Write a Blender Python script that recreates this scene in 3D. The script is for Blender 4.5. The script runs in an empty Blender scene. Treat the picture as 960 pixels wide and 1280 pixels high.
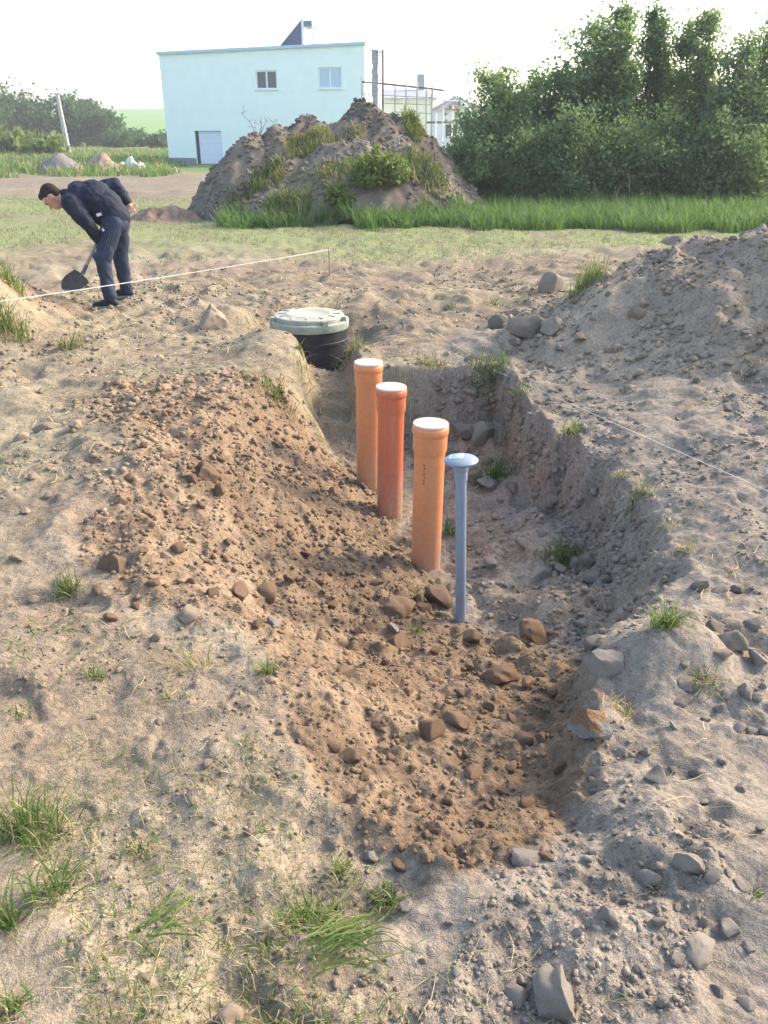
import bpy, bmesh, math, random
import numpy as np
from mathutils import Vector, Matrix

# ------------------------------------------------------------------ camera, sky, sun, exposure
SC = bpy.context.scene
R = math.radians
FPX, CX, CY, CAM_H, HOR = 1035.0, 480.0, 640.0, 1.65, 165.0
PITCH = math.atan((CY - HOR) / FPX)
cam_d = bpy.data.cameras.new('camera'); cam = bpy.data.objects.new('camera', cam_d)
SC.collection.objects.link(cam); SC.camera = cam
cam.location = (0, 0, CAM_H); cam.rotation_euler = (R(90) - PITCH, 0, 0)
cam_d.sensor_fit = 'VERTICAL'; cam_d.sensor_height = 36.0; cam_d.lens = 36.0 * FPX / 1280.0
cam_d.clip_start = 0.05; cam_d.clip_end = 3000.0

SUN_AZ, SUN_EL = 62.0, 32.0          # azimuth clockwise from +Y, elevation
world = bpy.data.worlds.new('World'); SC.world = world; world.use_nodes = True
wn = world.node_tree.nodes; wl = world.node_tree.links
sky = wn.new('ShaderNodeTexSky'); sky.sky_type = 'NISHITA'; sky.sun_disc = False
sky.sun_elevation = R(SUN_EL); sky.sun_rotation = R(SUN_AZ)
sky.air_density = 1.0; sky.dust_density = 3.0; sky.ozone_density = 1.0
wn['Background'].inputs['Strength'].default_value = 0.15
wl.new(sky.outputs['Color'], wn['Background'].inputs['Color'])
sun_d = bpy.data.lights.new('sun', 'SUN'); sun = bpy.data.objects.new('sun', sun_d)
SC.collection.objects.link(sun)
sun_d.energy = 1.6; sun_d.angle = R(8.0); sun_d.color = (1.0, 0.83, 0.65)
to_sun = Vector((math.sin(R(SUN_AZ)) * math.cos(R(SUN_EL)), math.cos(R(SUN_AZ)) * math.cos(R(SUN_EL)), math.sin(R(SUN_EL))))
sun.rotation_euler = to_sun.to_track_quat('Z', 'Y').to_euler()
sun.location = to_sun * 60
SC.view_settings.view_transform = 'Standard'; SC.view_settings.look = 'None'
SC.view_settings.gamma = 1.0; SC.view_settings.use_curve_mapping = False
SC.view_settings.exposure = 1.82
SC.render.engine = 'CYCLES'
SC.cycles.use_denoising = True
SC.cycles.max_bounces = 6; SC.cycles.transparent_max_bounces = 8
try: SC.cycles.volume_bounces = 0
except Exception: pass

# ------------------------------------------------------------------ numpy noise
rng = np.random.default_rng(7)
random.seed(7)
def hsh(ix, iy, seed):
    h = (ix.astype(np.int64) * 374761393 + iy.astype(np.int64) * 668265263 + seed * 1274126177) & 0xFFFFFFFF
    h = ((h ^ (h >> 13)) * 1274126177) & 0xFFFFFFFF
    h = ((h ^ (h >> 16)) * 2246822519) & 0xFFFFFFFF
    h = h ^ (h >> 15)
    return (h & 0xFFFFFF) / float(0x1000000)
def vnoise(x, y, seed=0):
    ix = np.floor(x); iy = np.floor(y); fx = x - ix; fy = y - iy
    u = fx * fx * fx * (fx * (fx * 6 - 15) + 10); v = fy * fy * fy * (fy * (fy * 6 - 15) + 10)
    a = hsh(ix, iy, seed); b = hsh(ix + 1, iy, seed); c = hsh(ix, iy + 1, seed); d = hsh(ix + 1, iy + 1, seed)
    return (a + (b - a) * u + (c - a) * v + (a - b - c + d) * u * v) * 2 - 1
def fbm(x, y, scale, octv=4, seed=0, gain=0.5):
    s = np.zeros_like(x); a = 1.0; f = 1.0 / scale; t = 0
    ca, sa = math.cos(0.6), math.sin(0.6)
    for k in range(octv):
        s += a * vnoise(x * f + 17.3 * k, y * f - 9.1 * k, seed + k * 31); t += a; a *= gain; f *= 2.03
        x, y = ca * x - sa * y, sa * x + ca * y
    return s / t
def lumps(x, y, cell, seed, prob=1.0, k=0.75):
    """rounded clods: union of half-buried flattened balls on a jittered grid"""
    gx = x / cell + 0.35 * vnoise(x / cell * 1.9, y / cell * 1.9, seed + 7); gy = y / cell + 0.35 * vnoise(x / cell * 1.9 + 31, y / cell * 1.9, seed + 8); ix = np.floor(gx); iy = np.floor(gy); out = np.zeros_like(x)
    for dx in (-1, 0, 1):
        for dy in (-1, 0, 1):
            jx = ix + dx; jy = iy + dy
            px = jx + hsh(jx, jy, seed); py = jy + hsh(jx, jy, seed + 1)
            r = 0.2 + 0.42 * hsh(jx, jy, seed + 2) ** 1.6
            on = hsh(jx, jy, seed + 3) < prob
            an = hsh(jx, jy, seed + 4) * 3.14; st = 1 + 0.5 * hsh(jx, jy, seed + 5)
            ex = (gx - px) * np.cos(an) + (gy - py) * np.sin(an); ey = (-(gx - px) * np.sin(an) + (gy - py) * np.cos(an)) * st
            d2 = r * r - ex * ex - ey * ey
            out = np.maximum(out, np.where(on & (d2 > 0), np.sqrt(np.maximum(d2, 0)), 0))
    return out * cell * k
def sstep(a, b, x):
    t = np.clip((x - a) / (b - a), 0, 1); return t * t * (3 - 2 * t)
def poly_sd(x, y, poly):
    """signed distance to a polygon, negative inside"""
    d = np.full(x.shape, 1e9); ins = np.zeros(x.shape, bool); n = len(poly)
    for i in range(n):
        ax, ay = poly[i]; bx, by = poly[(i + 1) % n]
        ex, ey = bx - ax, by - ay; t = np.clip(((x - ax) * ex + (y - ay) * ey) / (ex * ex + ey * ey), 0, 1)
        d = np.minimum(d, np.hypot(x - ax - t * ex, y - ay - t * ey))
        c = ((ay > y) != (by > y))
        with np.errstate(divide='ignore', invalid='ignore'):
            c &= x < (bx - ax) * (y - ay) / (by - ay if by != ay else 1e-9) + ax
        ins ^= c
    return np.where(ins, -d, d)

# ------------------------------------------------------------------ terrain height
CS, SN = math.cos(PITCH), math.sin(PITCH)
def ray(u, v):
    a = (u - CX) / FPX; b = (CY - v) / FPX
    return np.array([a, CS + b * SN, -SN + b * CS])
def on_plane(u, v, z):
    d = ray(u, v); t = (z - CAM_H) / d[2]; return (d[0] * t, d[1] * t)
def at_y(u, v, Y):
    d = ray(u, v); t = Y / d[1]; return Vector((d[0] * t, Y, CAM_H + d[2] * t))

YK   = [1.35, 1.6, 2.0, 2.4, 2.7, 3.0, 3.4, 4.0, 4.6, 5.2, 5.7, 6.1]
XLR  = [0.10, -0.02, -0.24, -0.42, -0.75, -1.02, -1.22, -1.34, -1.32, -1.15, -0.85, -0.62]   # left rim
XLT  = [0.20, 0.18, 0.15, 0.16, 0.20, 0.24, 0.26, 0.22, 0.10, -0.05, -0.28, -0.42]          # left toe
XRT  = [0.28, 0.42, 0.52, 0.58, 0.76, 0.88, 0.95, 1.02, 1.00, 0.92, 0.88, 0.82]              # right toe
XRR  = [0.36, 0.54, 0.68, 0.72, 0.98, 1.26, 1.34, 1.25, 1.12, 1.02, 0.95, 0.88]              # right rim
ZF   = [0.00, -0.05, -0.13, -0.23, -0.34, -0.44, -0.52, -0.55, -0.58, -0.60, -0.60, -0.60]
BACKFILL = None
def base_z(x, y):
    """smooth lie of the land"""
    r = np.hypot(x, y)
    z = 0.05 * fbm(x, y, 1.9, 3, 5) * sstep(0.5, 4, r)
    z = z + 0.10 * fbm(x, y, 9.0, 3, 15) * sstep(9, 25, r)
    # gentle loose ridge on the left of the trench
    z = z + 0.10 * np.exp(-((x + 1.25) / 0.55) ** 2 - ((y - 4.7) / 1.3) ** 2)
    # knob of turf left of the corridor
    z = z + 0.16 * np.exp(-((x + 0.95) / 0.33) ** 2 - ((y - 6.75) / 0.7) ** 2)
    z = z + 0.14 * np.exp(-((x + 1.5) / 0.3) ** 2 - ((y - 8.1) / 0.25) ** 2)
    # right bank swells towards the spoil heap
    z = z + 0.16 * sstep(1.0, 2.4, x) * sstep(1.5, 3.2, y) * (1 - sstep(11, 14, y))
    # grey lump at the near right corner of the trench
    z = z + 0.13 * np.exp(-((x - 0.98) / 0.24) ** 2 - ((y - 2.36) / 0.24) ** 2)
    # right foreground falls away in low waves
    z = z + 0.06 * np.exp(-((x - 0.95) / 0.5) ** 2 - ((y - 1.45) / 0.25) ** 2)
    # rubble thrown against the far wall of the trench
    z = z + 0.14 * np.exp(-((x - 0.66) / 0.26) ** 2 - ((y - 5.85) / 0.28) ** 2)
    # hollow round the manhole and low ridge behind it
    z = z - 0.26 * np.exp(-((x + 0.70) / 0.60) ** 4 - ((y - 7.80) / 0.60) ** 4)
    z = z + 0.12 * np.exp(-((x - 0.3) / 1.2) ** 2 - ((y - 9.2) / 0.35) ** 2)
    # far rise of the fields
    z = z + 11.0 * sstep(150, 420, y) * sstep(200, -30, x) + 0.5 * sstep(420, 700, y)
    # left edge bank
    z = z + 0.62 * np.exp(-((x + 3.85) / 0.50) ** 2 - ((y - 8.0) / 0.75) ** 2)
    z = z + 0.30 * np.exp(-((x + 3.5) / 0.42) ** 2 - ((y - 7.2) / 0.5) ** 2)
    # tracks beyond the workers
    z = z + 0.30 * np.maximum(0, fbm(x, y, 2.2, 3, 79) + 0.25) * np.exp(-((y - 27.5) / 1.6) ** 2) * sstep(-1, -4, x)
    z = z - 0.10 * sstep(24, 27, y) * (1 - sstep(31, 36, y)) * sstep(3, -1, x)
    z = z + 0.10 * np.maximum(0, fbm(x, y, 1.3, 3, 77)) * sstep(8.5, 10, y) * (1 - sstep(11, 14, y)) * sstep(-1, 1, x)
    return z
def trench_depth(x, y):
    wob = 0.09 * fbm(x, y, 0.40, 4, 21) + 0.045 * fbm(x, y, 0.10, 3, 23); wob2 = 0.07 * fbm(x, y, 0.4, 3, 22)
    lr = np.interp(y, YK, XLR) + wob2; lt = np.interp(y, YK, XLT) + wob2 * .5
    rt = np.interp(y, YK, XRT) + wob; rr = np.interp(y, YK, XRR) + wob
    zf = np.interp(y, YK, ZF) * (1 - 0.28 * sstep(0.35, 0.95, x) * sstep(2.6, 3.4, y))       # loose fill banked against the right wall
    # concave loose slope on the left, steep cut on the right
    tl = np.clip((x - lr) / (lt - lr), 0, 1); tr = np.clip((rr - x) / (rr - rt), 0, 1)
    gl = 0.75 * (tl * tl * (3 - 2 * tl)) + 0.25 * tl
    gr = 0.55 * (1 - (1 - tr) ** 1.7) + 0.45 * tr * tr * (3 - 2 * tr)
    ybk = 6.06 + 0.06 * fbm(x, y, 0.3, 3, 25)
    ends = sstep(1.30, 1.75, y) * np.clip((ybk + 0.14 - y) / 0.14, 0, 1)
    d1 = zf * gl * gr * ends
    # corridor to the manhole
    cx = -0.40 - 0.12 * sstep(6.2, 7.3, y) + wob * .5
    cw = 1 - sstep(0.13, 0.27, np.abs(x - cx))
    d2 = -(0.46 - 0.26 * sstep(6.1, 7.0, y)) * cw * sstep(5.7, 6.0, y) * (1 - sstep(7.3, 7.8, y))
    return np.minimum(d1, d2)
def masks(x, y):
    n = 0.14 * fbm(x, y, 0.5, 4, 41) + 0.05 * fbm(x, y, 0.09, 2, 42)
    soft = sstep(3.0, 5.0, y) * sstep(-0.3, -1.2, x)            # the far left edge is feathered out thin
    sd = poly_sd(x, y, BACKFILL) + n * (1 + 1.6 * soft)
    brown = 1 - sstep(-0.07 - 0.40 * soft, 0.07 + 0.10 * soft, sd)
    dep = trench_depth(x, y)
    grey = sstep(-0.1, 0.2, x - np.interp(y, [0, 1.4, 2.2, 3, 4.5, 6, 8, 12], [-0.25, 0.05, 0.55, 0.35, 0.3, 0.0, 0.9, 6]) + 2 * n)
    return brown, grey, dep
def ground_z(x, y, detail=True):
    x = np.atleast_1d(np.asarray(x, float)); y = np.atleast_1d(np.asarray(y, float))
    brown, grey, dep = masks(x, y)
    z = base_z(x, y) + dep
    ins = sstep(0.1, 0.35, -dep); z = z + ins * (0.05 * fbm(x, y, 0.4, 3, 28) + 0.035 * fbm(x, y, 0.13, 3, 29))
    if not detail: return z
    r = np.hypot(x, y); near = 1 - sstep(11, 22, r)
    inside = sstep(0.02, 0.25, -dep)
    wallm = np.clip(inside, 0, 1)
    # ordinary trampled ground
    z = z + near * (0.045 * fbm(x, y, 0.42, 4, 51) + 0.016 * fbm(x, y, 0.10, 3, 52))
    z = z - near * 0.035 * sstep(0.25, 0.6, fbm(x, y, 0.30, 2, 57)) * (1 - brown)          # foot prints and scrapes
    z = z + near * grey * (1 - brown) * (0.035 * fbm(x, y, 0.26, 3, 58) + 0.012 * fbm(x, y, 0.07, 3, 59))
    ridg = 1 - np.abs(fbm(x, y, 0.55, 3, 61)); z = z + near * 0.035 * (ridg - 0.75) * (1 - brown)
    # loose backfill: clods of three sizes, lumpy waves
    z = z + sstep(6.5, 8, y) * (1 - sstep(13, 16, y)) * (0.03 * fbm(x, y, 0.25, 3, 63) + 0.5 * lumps(x, y, 0.16, 64, 0.3))
    loose = np.maximum(brown, 0.6 * grey * sstep(-0.2, 0.3, fbm(x, y, 0.6, 2, 71)))
    loose = np.maximum(loose, 0.85 * wallm)
    z = z + near * brown * 0.05 * fbm(x, y, 0.33, 3, 53)
    z = z + near * loose * (0.50 * lumps(x, y, 0.14, 81, 0.35) + 0.45 * lumps(x, y, 0.062, 85, 0.35) + 0.5 * lumps(x, y, 0.028, 89, 0.7) + 0.022 * fbm(x, y, 0.06, 3, 99))
    z = z + near * (1 - loose) * 0.35 * (lumps(x, y, 0.08, 91, 0.22) + lumps(x, y, 0.04, 95, 0.35))
    z = z + (1 - near) * 0.03 * fbm(x, y, 1.2, 3, 55) * (1 - sstep(60, 120, r))
    return z
def gz(x, y): return float(ground_z(x, y)[0])
def hit(u, v, zfun=None):
    """the point of the terrain that a pixel of the photograph shows"""
    d = ray(u, v); f = zfun or (lambda X, Y: ground_z(X, Y, False))
    def first(t):
        zz = CAM_H + d[2] * t - f(d[0] * t, d[1] * t); return int(np.argmax(zz < 0)) if (zz < 0).any() else len(t) - 1
    t = np.concatenate([np.arange(0.9, 14, 0.12), np.arange(14, 200, 0.5)]); k = first(t)
    t2 = np.linspace(t[max(k - 1, 0)], t[k], 14); tt = t2[first(t2)]
    return Vector((d[0] * tt, d[1] * tt, 0)), tt
BACKFILL = [(-2.0, 5.7), (-1.5, 6.0), (-1.0, 5.9), (-0.45, 5.7), (-0.10, 5.25), (0.10, 4.7), (0.28, 4.0), (0.40, 3.4),
            (0.62, 3.0), (0.85, 2.75), (0.70, 2.45), (0.68, 2.1), (0.58, 1.8), (0.42, 1.55), (0.22, 1.42), (0.02, 1.45),
            (-0.12, 1.65), (-0.27, 2.05), (-0.36, 2.35), (-0.50, 2.62), (-0.85, 2.66), (-1.15, 2.8), (-1.35, 3.2), (-1.45, 3.8), (-1.85, 4.6)]

# ------------------------------------------------------------------ mesh helpers
COL = SC.collection
def tag(o, label=None, cat=None, group=None, kind=None):
    if label: o['label'] = label
    if cat: o['category'] = cat
    if group: o['group'] = group
    if kind: o['kind'] = kind
    return o
def link(o, parent=None):
    COL.objects.link(o)
    if parent: o.parent = parent
    return o
def empty(name, loc, rz=0):
    o = bpy.data.objects.new(name, None); o.location = loc; o.rotation_euler.z = rz; o.empty_display_size = 0.2
    return link(o)
def mesh_np(name, V, F, mat=None, smooth=False, attrs=None):
    V = np.asarray(V, np.float32); F = np.asarray(F, np.int32); k = F.shape[1]
    me = bpy.data.meshes.new(name)
    me.vertices.add(len(V)); me.vertices.foreach_set('co', V.ravel())
    me.loops.add(F.size); me.loops.foreach_set('vertex_index', F.ravel())
    me.polygons.add(len(F)); me.polygons.foreach_set('loop_start', np.arange(0, F.size, k, dtype=np.int32))
    me.polygons.foreach_set('loop_total', np.full(len(F), k, np.int32))
    if smooth: me.polygons.foreach_set('use_smooth', np.ones(len(F), bool))
    me.update(calc_edges=True)
    for an, arr in (attrs or {}).items():
        arr = np.asarray(arr, np.float32)
        if arr.ndim == 1:
            a = me.attributes.new(an, 'FLOAT', 'POINT'); a.data.foreach_set('value', arr)
        else:
            a = me.attributes.new(an, 'FLOAT_COLOR', 'POINT')
            c = np.ones((len(arr), 4), np.float32); c[:, :3] = arr; a.data.foreach_set('color', c.ravel())
    if mat: me.materials.append(mat)
    return me
def obj(name, me, parent=None, loc=None):
    o = bpy.data.objects.new(name, me)
    if loc is not None: o.location = loc
    return link(o, parent)
class MB:
    """collects boxes, tubes and lathes into one mesh"""
    def __init__(s): s.v = []; s.f = []
    def add(s, V, F):
        n = len(s.v); s.v += [tuple(p) for p in V]; s.f += [tuple(i + n for i in f) for f in F]; return s
    def box(s, c, d, M=None):
        x, y, z = d[0] / 2, d[1] / 2, d[2] / 2
        V = [Vector((a * x, b * y, e * z)) for a in (-1, 1) for b in (-1, 1) for e in (-1, 1)]
        if M is not None: V = [M @ p for p in V]
        V = [p + Vector(c) for p in V]
        return s.add(V, [(0, 1, 3, 2), (4, 6, 7, 5), (0, 4, 5, 1), (2, 3, 7, 6), (0, 2, 6, 4), (1, 5, 7, 3)])
    def tube(s, pts, rad, n=8, cap=True):
        pts = [Vector(p) for p in pts]; rad = rad if isinstance(rad, (list, tuple)) else [rad] * len(pts)
        V = []; F = []; ref = Vector((0.31, 0.87, 0.39))
        for i, p in enumerate(pts):
            d = (pts[min(i + 1, len(pts) - 1)] - pts[max(i - 1, 0)]).normalized()
            a = d.cross(ref)
            if a.length < 1e-3: a = d.cross(Vector((1, 0, 0)))
            a.normalize(); b = d.cross(a)
            for j in range(n):
                t = 2 * math.pi * j / n; V.append(p + (a * math.cos(t) + b * math.sin(t)) * rad[i])
        for i in range(len(pts) - 1):
            for j in range(n):
                k = (j + 1) % n; F.append((i * n + j, i * n + k, i * n + n + k, i * n + n + j))
        if cap: F.append(tuple(range(n - 1, -1, -1))); F.append(tuple(range((len(pts) - 1) * n, len(pts) * n)))
        return s.add(V, F)
    def lathe(s, prof, n=40, c=(0, 0, 0), closed=False):
        V = []; F = []; c = Vector(c)
        for (r, z) in prof:
            for j in range(n):
                t = 2 * math.pi * j / n; V.append(c + Vector((r * math.cos(t), r * math.sin(t), z)))
        for i in range(len(prof) - 1):
            for j in range(n):
                k = (j + 1) % n; F.append((i * n + j, i * n + k, i * n + n + k, i * n + n + j))
        F.append(tuple(range(n - 1, -1, -1))); F.append(tuple(range((len(prof) - 1) * n, len(prof) * n)))
        return s.add(V, F)
    def mesh(s, name, mat, smooth=None):
        me = bpy.data.meshes.new(name); me.from_pydata(s.v, [], s.f); me.update()
        bm = bmesh.new(); bm.from_mesh(me); bmesh.ops.recalc_face_normals(bm, faces=bm.faces); bm.to_mesh(me); bm.free()
        if mat: me.materials.append(mat)
        if smooth is not None:
            me.polygons.foreach_set('use_smooth', [True] * len(me.polygons))
            me.set_sharp_from_angle(angle=R(smooth))
        return me
    def build(s, name, mat, parent=None, smooth=None, loc=None): return obj(name, s.mesh(name, mat, smooth), parent, loc)

# ------------------------------------------------------------------ materials
def new_mat(name):
    m = bpy.data.materials.new(name); m.use_nodes = True
    return m, m.node_tree.nodes, m.node_tree.links, m.node_tree.nodes['Principled BSDF']
def noise(N, L, scale, detail=4, rough=0.55, src=None, dim='Generated'):
    n = N.new('ShaderNodeTexNoise'); n.inputs['Scale'].default_value = scale; n.inputs['Detail'].default_value = detail
    n.inputs['Roughness'].default_value = rough
    if src is not None: L.new(src, n.inputs['Vector'])
    return n
def ramp(N, L, fac, stops):
    r = N.new('ShaderNodeValToRGB'); e = r.color_ramp.elements
    while len(e) < len(stops): e.new(0.5)
    for i, (p, c) in enumerate(stops):
        e[i].position = p; e[i].color = (*(c if isinstance(c, tuple) else (c, c, c)), 1)
    L.new(fac, r.inputs['Fac']); return r
def mult(N, L, a, b, fac=1.0):
    m = N.new('ShaderNodeMix'); m.data_type = 'RGBA'; m.blend_type = 'MULTIPLY'; m.inputs[0].default_value = fac
    L.new(a, m.inputs[6]); L.new(b, m.inputs[7]); return m.outputs[2]
def mixc(N, L, fac, a, b):
    m = N.new('ShaderNodeMix'); m.data_type = 'RGBA'
    if isinstance(fac, float): m.inputs[0].default_value = fac
    else: L.new(fac, m.inputs[0])
    for i, c in ((6, a), (7, b)):
        if isinstance(c, tuple): m.inputs[i].default_value = (*c, 1)
        else: L.new(c, m.inputs[i])
    return m.outputs[2]
def bump(N, L, h, strength, dist, bsdf):
    b = N.new('ShaderNodeBump'); b.inputs['Strength'].default_value = strength; b.inputs['Distance'].default_value = dist
    L.new(h, b.inputs['Height']); L.new(b.outputs['Normal'], bsdf.inputs['Normal']); return b
def pos(N): 
    return N.new('ShaderNodeNewGeometry').outputs['Position']
def soil_mat(name, col=None, grain=1.0, objspace=False, contrast=1.0):
    """earth: colour from the attribute 'soil' (or a fixed one), mottled, gritty"""
    m, N, L, B = new_mat(name)
    B.inputs['Roughness'].default_value = 0.95; B.inputs['Specular IOR Level'].default_value = 0.15
    p = N.new('ShaderNodeTexCoord').outputs['Object'] if objspace else pos(N)
    if col is None:
        a = N.new('ShaderNodeAttribute'); a.attribute_name = 'soil'; base = a.outputs['Color']
    else:
        c = N.new('ShaderNodeRGB'); c.outputs[0].default_value = (*col, 1); base = c.outputs[0]
        oi = N.new('ShaderNodeObjectInfo')
        rr = ramp(N, L, oi.outputs['Random'], [(0.0, (0.78, 0.78, 0.79)), (1.0, (1.22, 1.2, 1.17))]); base = mult(N, L, base, rr.outputs['Color'])
    n1 = noise(N, L, 6 * grain, 5, 0.6, p); n2 = noise(N, L, 45 * grain, 4, 0.65, p); n3 = noise(N, L, 230 * grain, 3, 0.6, p)
    k = contrast
    r1 = ramp(N, L, n1.outputs['Fac'], [(0.3, (1 - .24 * k, 1 - .25 * k, 1 - .26 * k)), (0.7, (1 + .2 * k, 1 + .19 * k, 1 + .17 * k))])
    r2 = ramp(N, L, n2.outputs['Fac'], [(0.32, 1 - .3 * k), (0.5, 1.0), (0.7, 1 + .24 * k)])
    r3 = ramp(N, L, n3.outputs['Fac'], [(0.35, 1 - .22 * k), (0.65, 1 + .2 * k)])
    c = mult(N, L, base, r1.outputs['Color']); c = mult(N, L, c, r2.outputs['Color']); c = mult(N, L, c, r3.outputs['Color'])
    L.new(c, B.inputs['Base Color'])
    ad = N.new('ShaderNodeMath'); ad.operation = 'MULTIPLY_ADD'; ad.inputs[1].default_value = 0.35
    L.new(n3.outputs['Fac'], ad.inputs[0]); L.new(n2.outputs['Fac'], ad.inputs[2])
    bump(N, L, ad.outputs[0], 0.75, (0.004 if objspace else 0.016 / grain), B)
    return m
def plain_mat(name, col, rough=0.6, spec=0.3, var=0.12, scale=8.0, bmp=0.0, metal=0.0):
    m, N, L, B = new_mat(name)
    B.inputs['Roughness'].default_value = rough; B.inputs['Specular IOR Level'].default_value = spec; B.inputs['Metallic'].default_value = metal
    p = N.new('ShaderNodeTexCoord').outputs['Object']
    n = noise(N, L, scale, 5, 0.6, p)
    r = ramp(N, L, n.outputs['Fac'], [(0.3, tuple(x * (1 - var) for x in col)), (0.7, tuple(min(1, x * (1 + var)) for x in col))])
    L.new(r.outputs['Color'], B.inputs['Base Color'])
    if bmp: bump(N, L, n.outputs['Fac'], bmp, 0.01, B)
    return m
def leaf_mat(name, dark, light, trans=0.35, rough=0.6):
    m, N, L, B = new_mat(name)
    a = N.new('ShaderNodeAttribute'); a.attribute_name = 'tint'
    r = ramp(N, L, a.outputs['Fac'], [(0.0, dark), (1.0, light)])
    L.new(r.outputs['Color'], B.inputs['Base Color']); B.inputs['Roughness'].default_value = rough; B.inputs['Specular IOR Level'].default_value = 0.25
    t = N.new('ShaderNodeBsdfTranslucent'); g = N.new('ShaderNodeMix'); g.data_type = 'RGBA'; g.blend_type = 'MULTIPLY'; g.inputs[0].default_value = 1
    L.new(r.outputs['Color'], g.inputs[6]); g.inputs[7].default_value = (1.3, 1.25, 0.7, 1); L.new(g.outputs[2], t.inputs['Color'])
    mx = N.new('ShaderNodeMixShader'); mx.inputs[0].default_value = trans
    L.new(B.outputs[0], mx.inputs[1]); L.new(t.outputs[0], mx.inputs[2]); L.new(mx.outputs[0], N['Material Output'].inputs['Surface'])
    return m

C_TAN = np.array([0.225, 0.180, 0.128]); C_PALE = np.array([0.300, 0.248, 0.180]); C_BROWN = np.array([0.168, 0.118, 0.076])
C_BROWN2 = np.array([0.270, 0.199, 0.132]); C_GREY = np.array([0.245, 0.212, 0.172]); C_DAMP = np.array([0.15, 0.125, 0.105])
C_DRY = np.array([0.22, 0.215, 0.115]); C_GREEN = np.array([0.11, 0.16, 0.055]); C_FIELD = np.array([0.125, 0.25, 0.055])
def soil_colour(x, y):
    brown, grey, dep = masks(x, y)
    n = fbm(x, y, 0.7, 4, 101) * .5 + .5; n2 = fbm(x, y, 0.22, 3, 103) * .5 + .5; nb = fbm(x, y, 2.4, 3, 105) * .5 + .5
    def mx(a, b, t): return a * (1 - t[:, None]) + b * t[:, None]
    c = mx(np.tile(C_TAN, (len(x), 1)), np.tile(C_PALE, (len(x), 1)), sstep(0.35, 0.75, n))
    c = mx(c, np.tile(C_GREY, (len(x), 1)), 0.9 * grey)
    wall = sstep(0.05, 0.35, -dep) * (1 - brown)
    c = mx(c, np.tile(np.array([0.300, 0.228, 0.162]), (len(x), 1)), 0.8 * wall * sstep(0.3, 0.7, n2))
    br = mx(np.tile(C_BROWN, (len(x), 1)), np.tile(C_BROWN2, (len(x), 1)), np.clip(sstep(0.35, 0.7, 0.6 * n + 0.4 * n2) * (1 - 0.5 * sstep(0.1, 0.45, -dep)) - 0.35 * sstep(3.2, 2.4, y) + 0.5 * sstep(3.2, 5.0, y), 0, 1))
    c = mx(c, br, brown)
    # old turf showing through: drier, greener patches
    r = np.hypot(x, y)
    g1 = sstep(0.4, 0.7, n) * sstep(0.40, 0.58, nb) * (1 - brown) * (1 - .8 * grey) * 0.26
    c = mx(c, np.tile(C_DRY, (len(x), 1)), g1)
    # grass field between 12 and 25 m, earth track beyond, then weeds
    fld = sstep(11.2, 14.5, y + 1.6 * fbm(x, y, 2.2, 3, 107)) * (1 - sstep(22, 25, y + 1.5 * fbm(x, y, 3, 2, 109) - 0.3 * np.maximum(0, -x - 6)))
    c = mx(c, np.tile(C_DRY * .5 + C_GREEN * .75, (len(x), 1)), 0.9 * fld * sstep(0.2, 0.55, n2 * .5 + n * .5))
    trk = sstep(22, 25, y) * (1 - sstep(36, 40, y + 3 * fbm(x, y, 7, 2, 111)))
    c = mx(c, np.tile(np.array([.19, .165, .12]), (len(x), 1)), 0.6 * trk)
    wd = sstep(36, 41, y + 3 * fbm(x, y, 7, 2, 111))
    c = mx(c, mx(np.tile(C_DRY * 1.05, (len(x), 1)), np.tile(C_GREEN * 1.2, (len(x), 1)), sstep(.35, .65, fbm(x, y, 9, 3, 113) * .5 + .5)), wd)
    c = mx(c, np.tile(C_FIELD, (len(x), 1)), sstep(140, 165, y))
    return c
M_SOIL = soil_mat('earth')

# ------------------------------------------------------------------ ground: one sheet, finer towards the middle
def polar_sheet():
    fine = np.radians(np.arange(-30, 30.01, 0.18))
    co = np.radians(np.concatenate([np.arange(32, 90, 2.5), np.arange(90, 271, 6), np.arange(272, 329, 2.5)]))
    ang = np.concatenate([fine, co])                       # measured clockwise from +Y
    rad = [0.35]
    while rad[-1] < 900:
        r = rad[-1]; rad.append(r * (1.0036 if 0.9 < r < 11 else 1.012 if r < 40 else 1.03))
    rad = np.array(rad); A, Rr = np.meshgrid(ang, rad)
    x = (Rr * np.sin(A)).ravel(); y = (Rr * np.cos(A)).ravel()
    z = ground_z(x, y)
    na, nr = len(ang), len(rad); i, j = np.meshgrid(np.arange(nr - 1), np.arange(na), indexing='ij'); k = (j + 1) % na
    F = np.stack([i * na + j, i * na + na + j, i * na + na + k, i * na + k], -1).reshape(-1, 4)[:, ::-1]
    V = np.stack([x, y, z], 1); V = np.vstack([V, [[0, 0, gz(0, 0)]]])
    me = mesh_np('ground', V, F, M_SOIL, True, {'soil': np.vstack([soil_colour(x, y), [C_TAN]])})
    return me
tag(obj('ground', polar_sheet()), kind='structure')

def patch_sheet(name, x0, x1, y0, y1, step, hfun, cfun, mat=M_SOIL):
    xs = np.arange(x0, x1 + 1e-6, step); ys = np.arange(y0, y1 + 1e-6, step); X, Y = np.meshgrid(xs, ys)
    x = X.ravel(); y = Y.ravel(); h = hfun(x, y); z = h
    n = len(xs); i, j = np.meshgrid(np.arange(len(ys) - 1), np.arange(n - 1), indexing='ij')
    F = np.stack([i * n + j, i * n + j + 1, i * n + n + j + 1, i * n + n + j], -1).reshape(-1, 4)
    keep = ((z - base_z(x, y))[F] > -0.12).any(1); F = F[keep]
    used = np.unique(F); mp = np.zeros(len(x), int); mp[used] = np.arange(len(used))
    return mesh_np(name, np.stack([x, y, z], 1)[used], mp[F], mat, True, {'soil': cfun(x, y)[used]})

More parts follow.
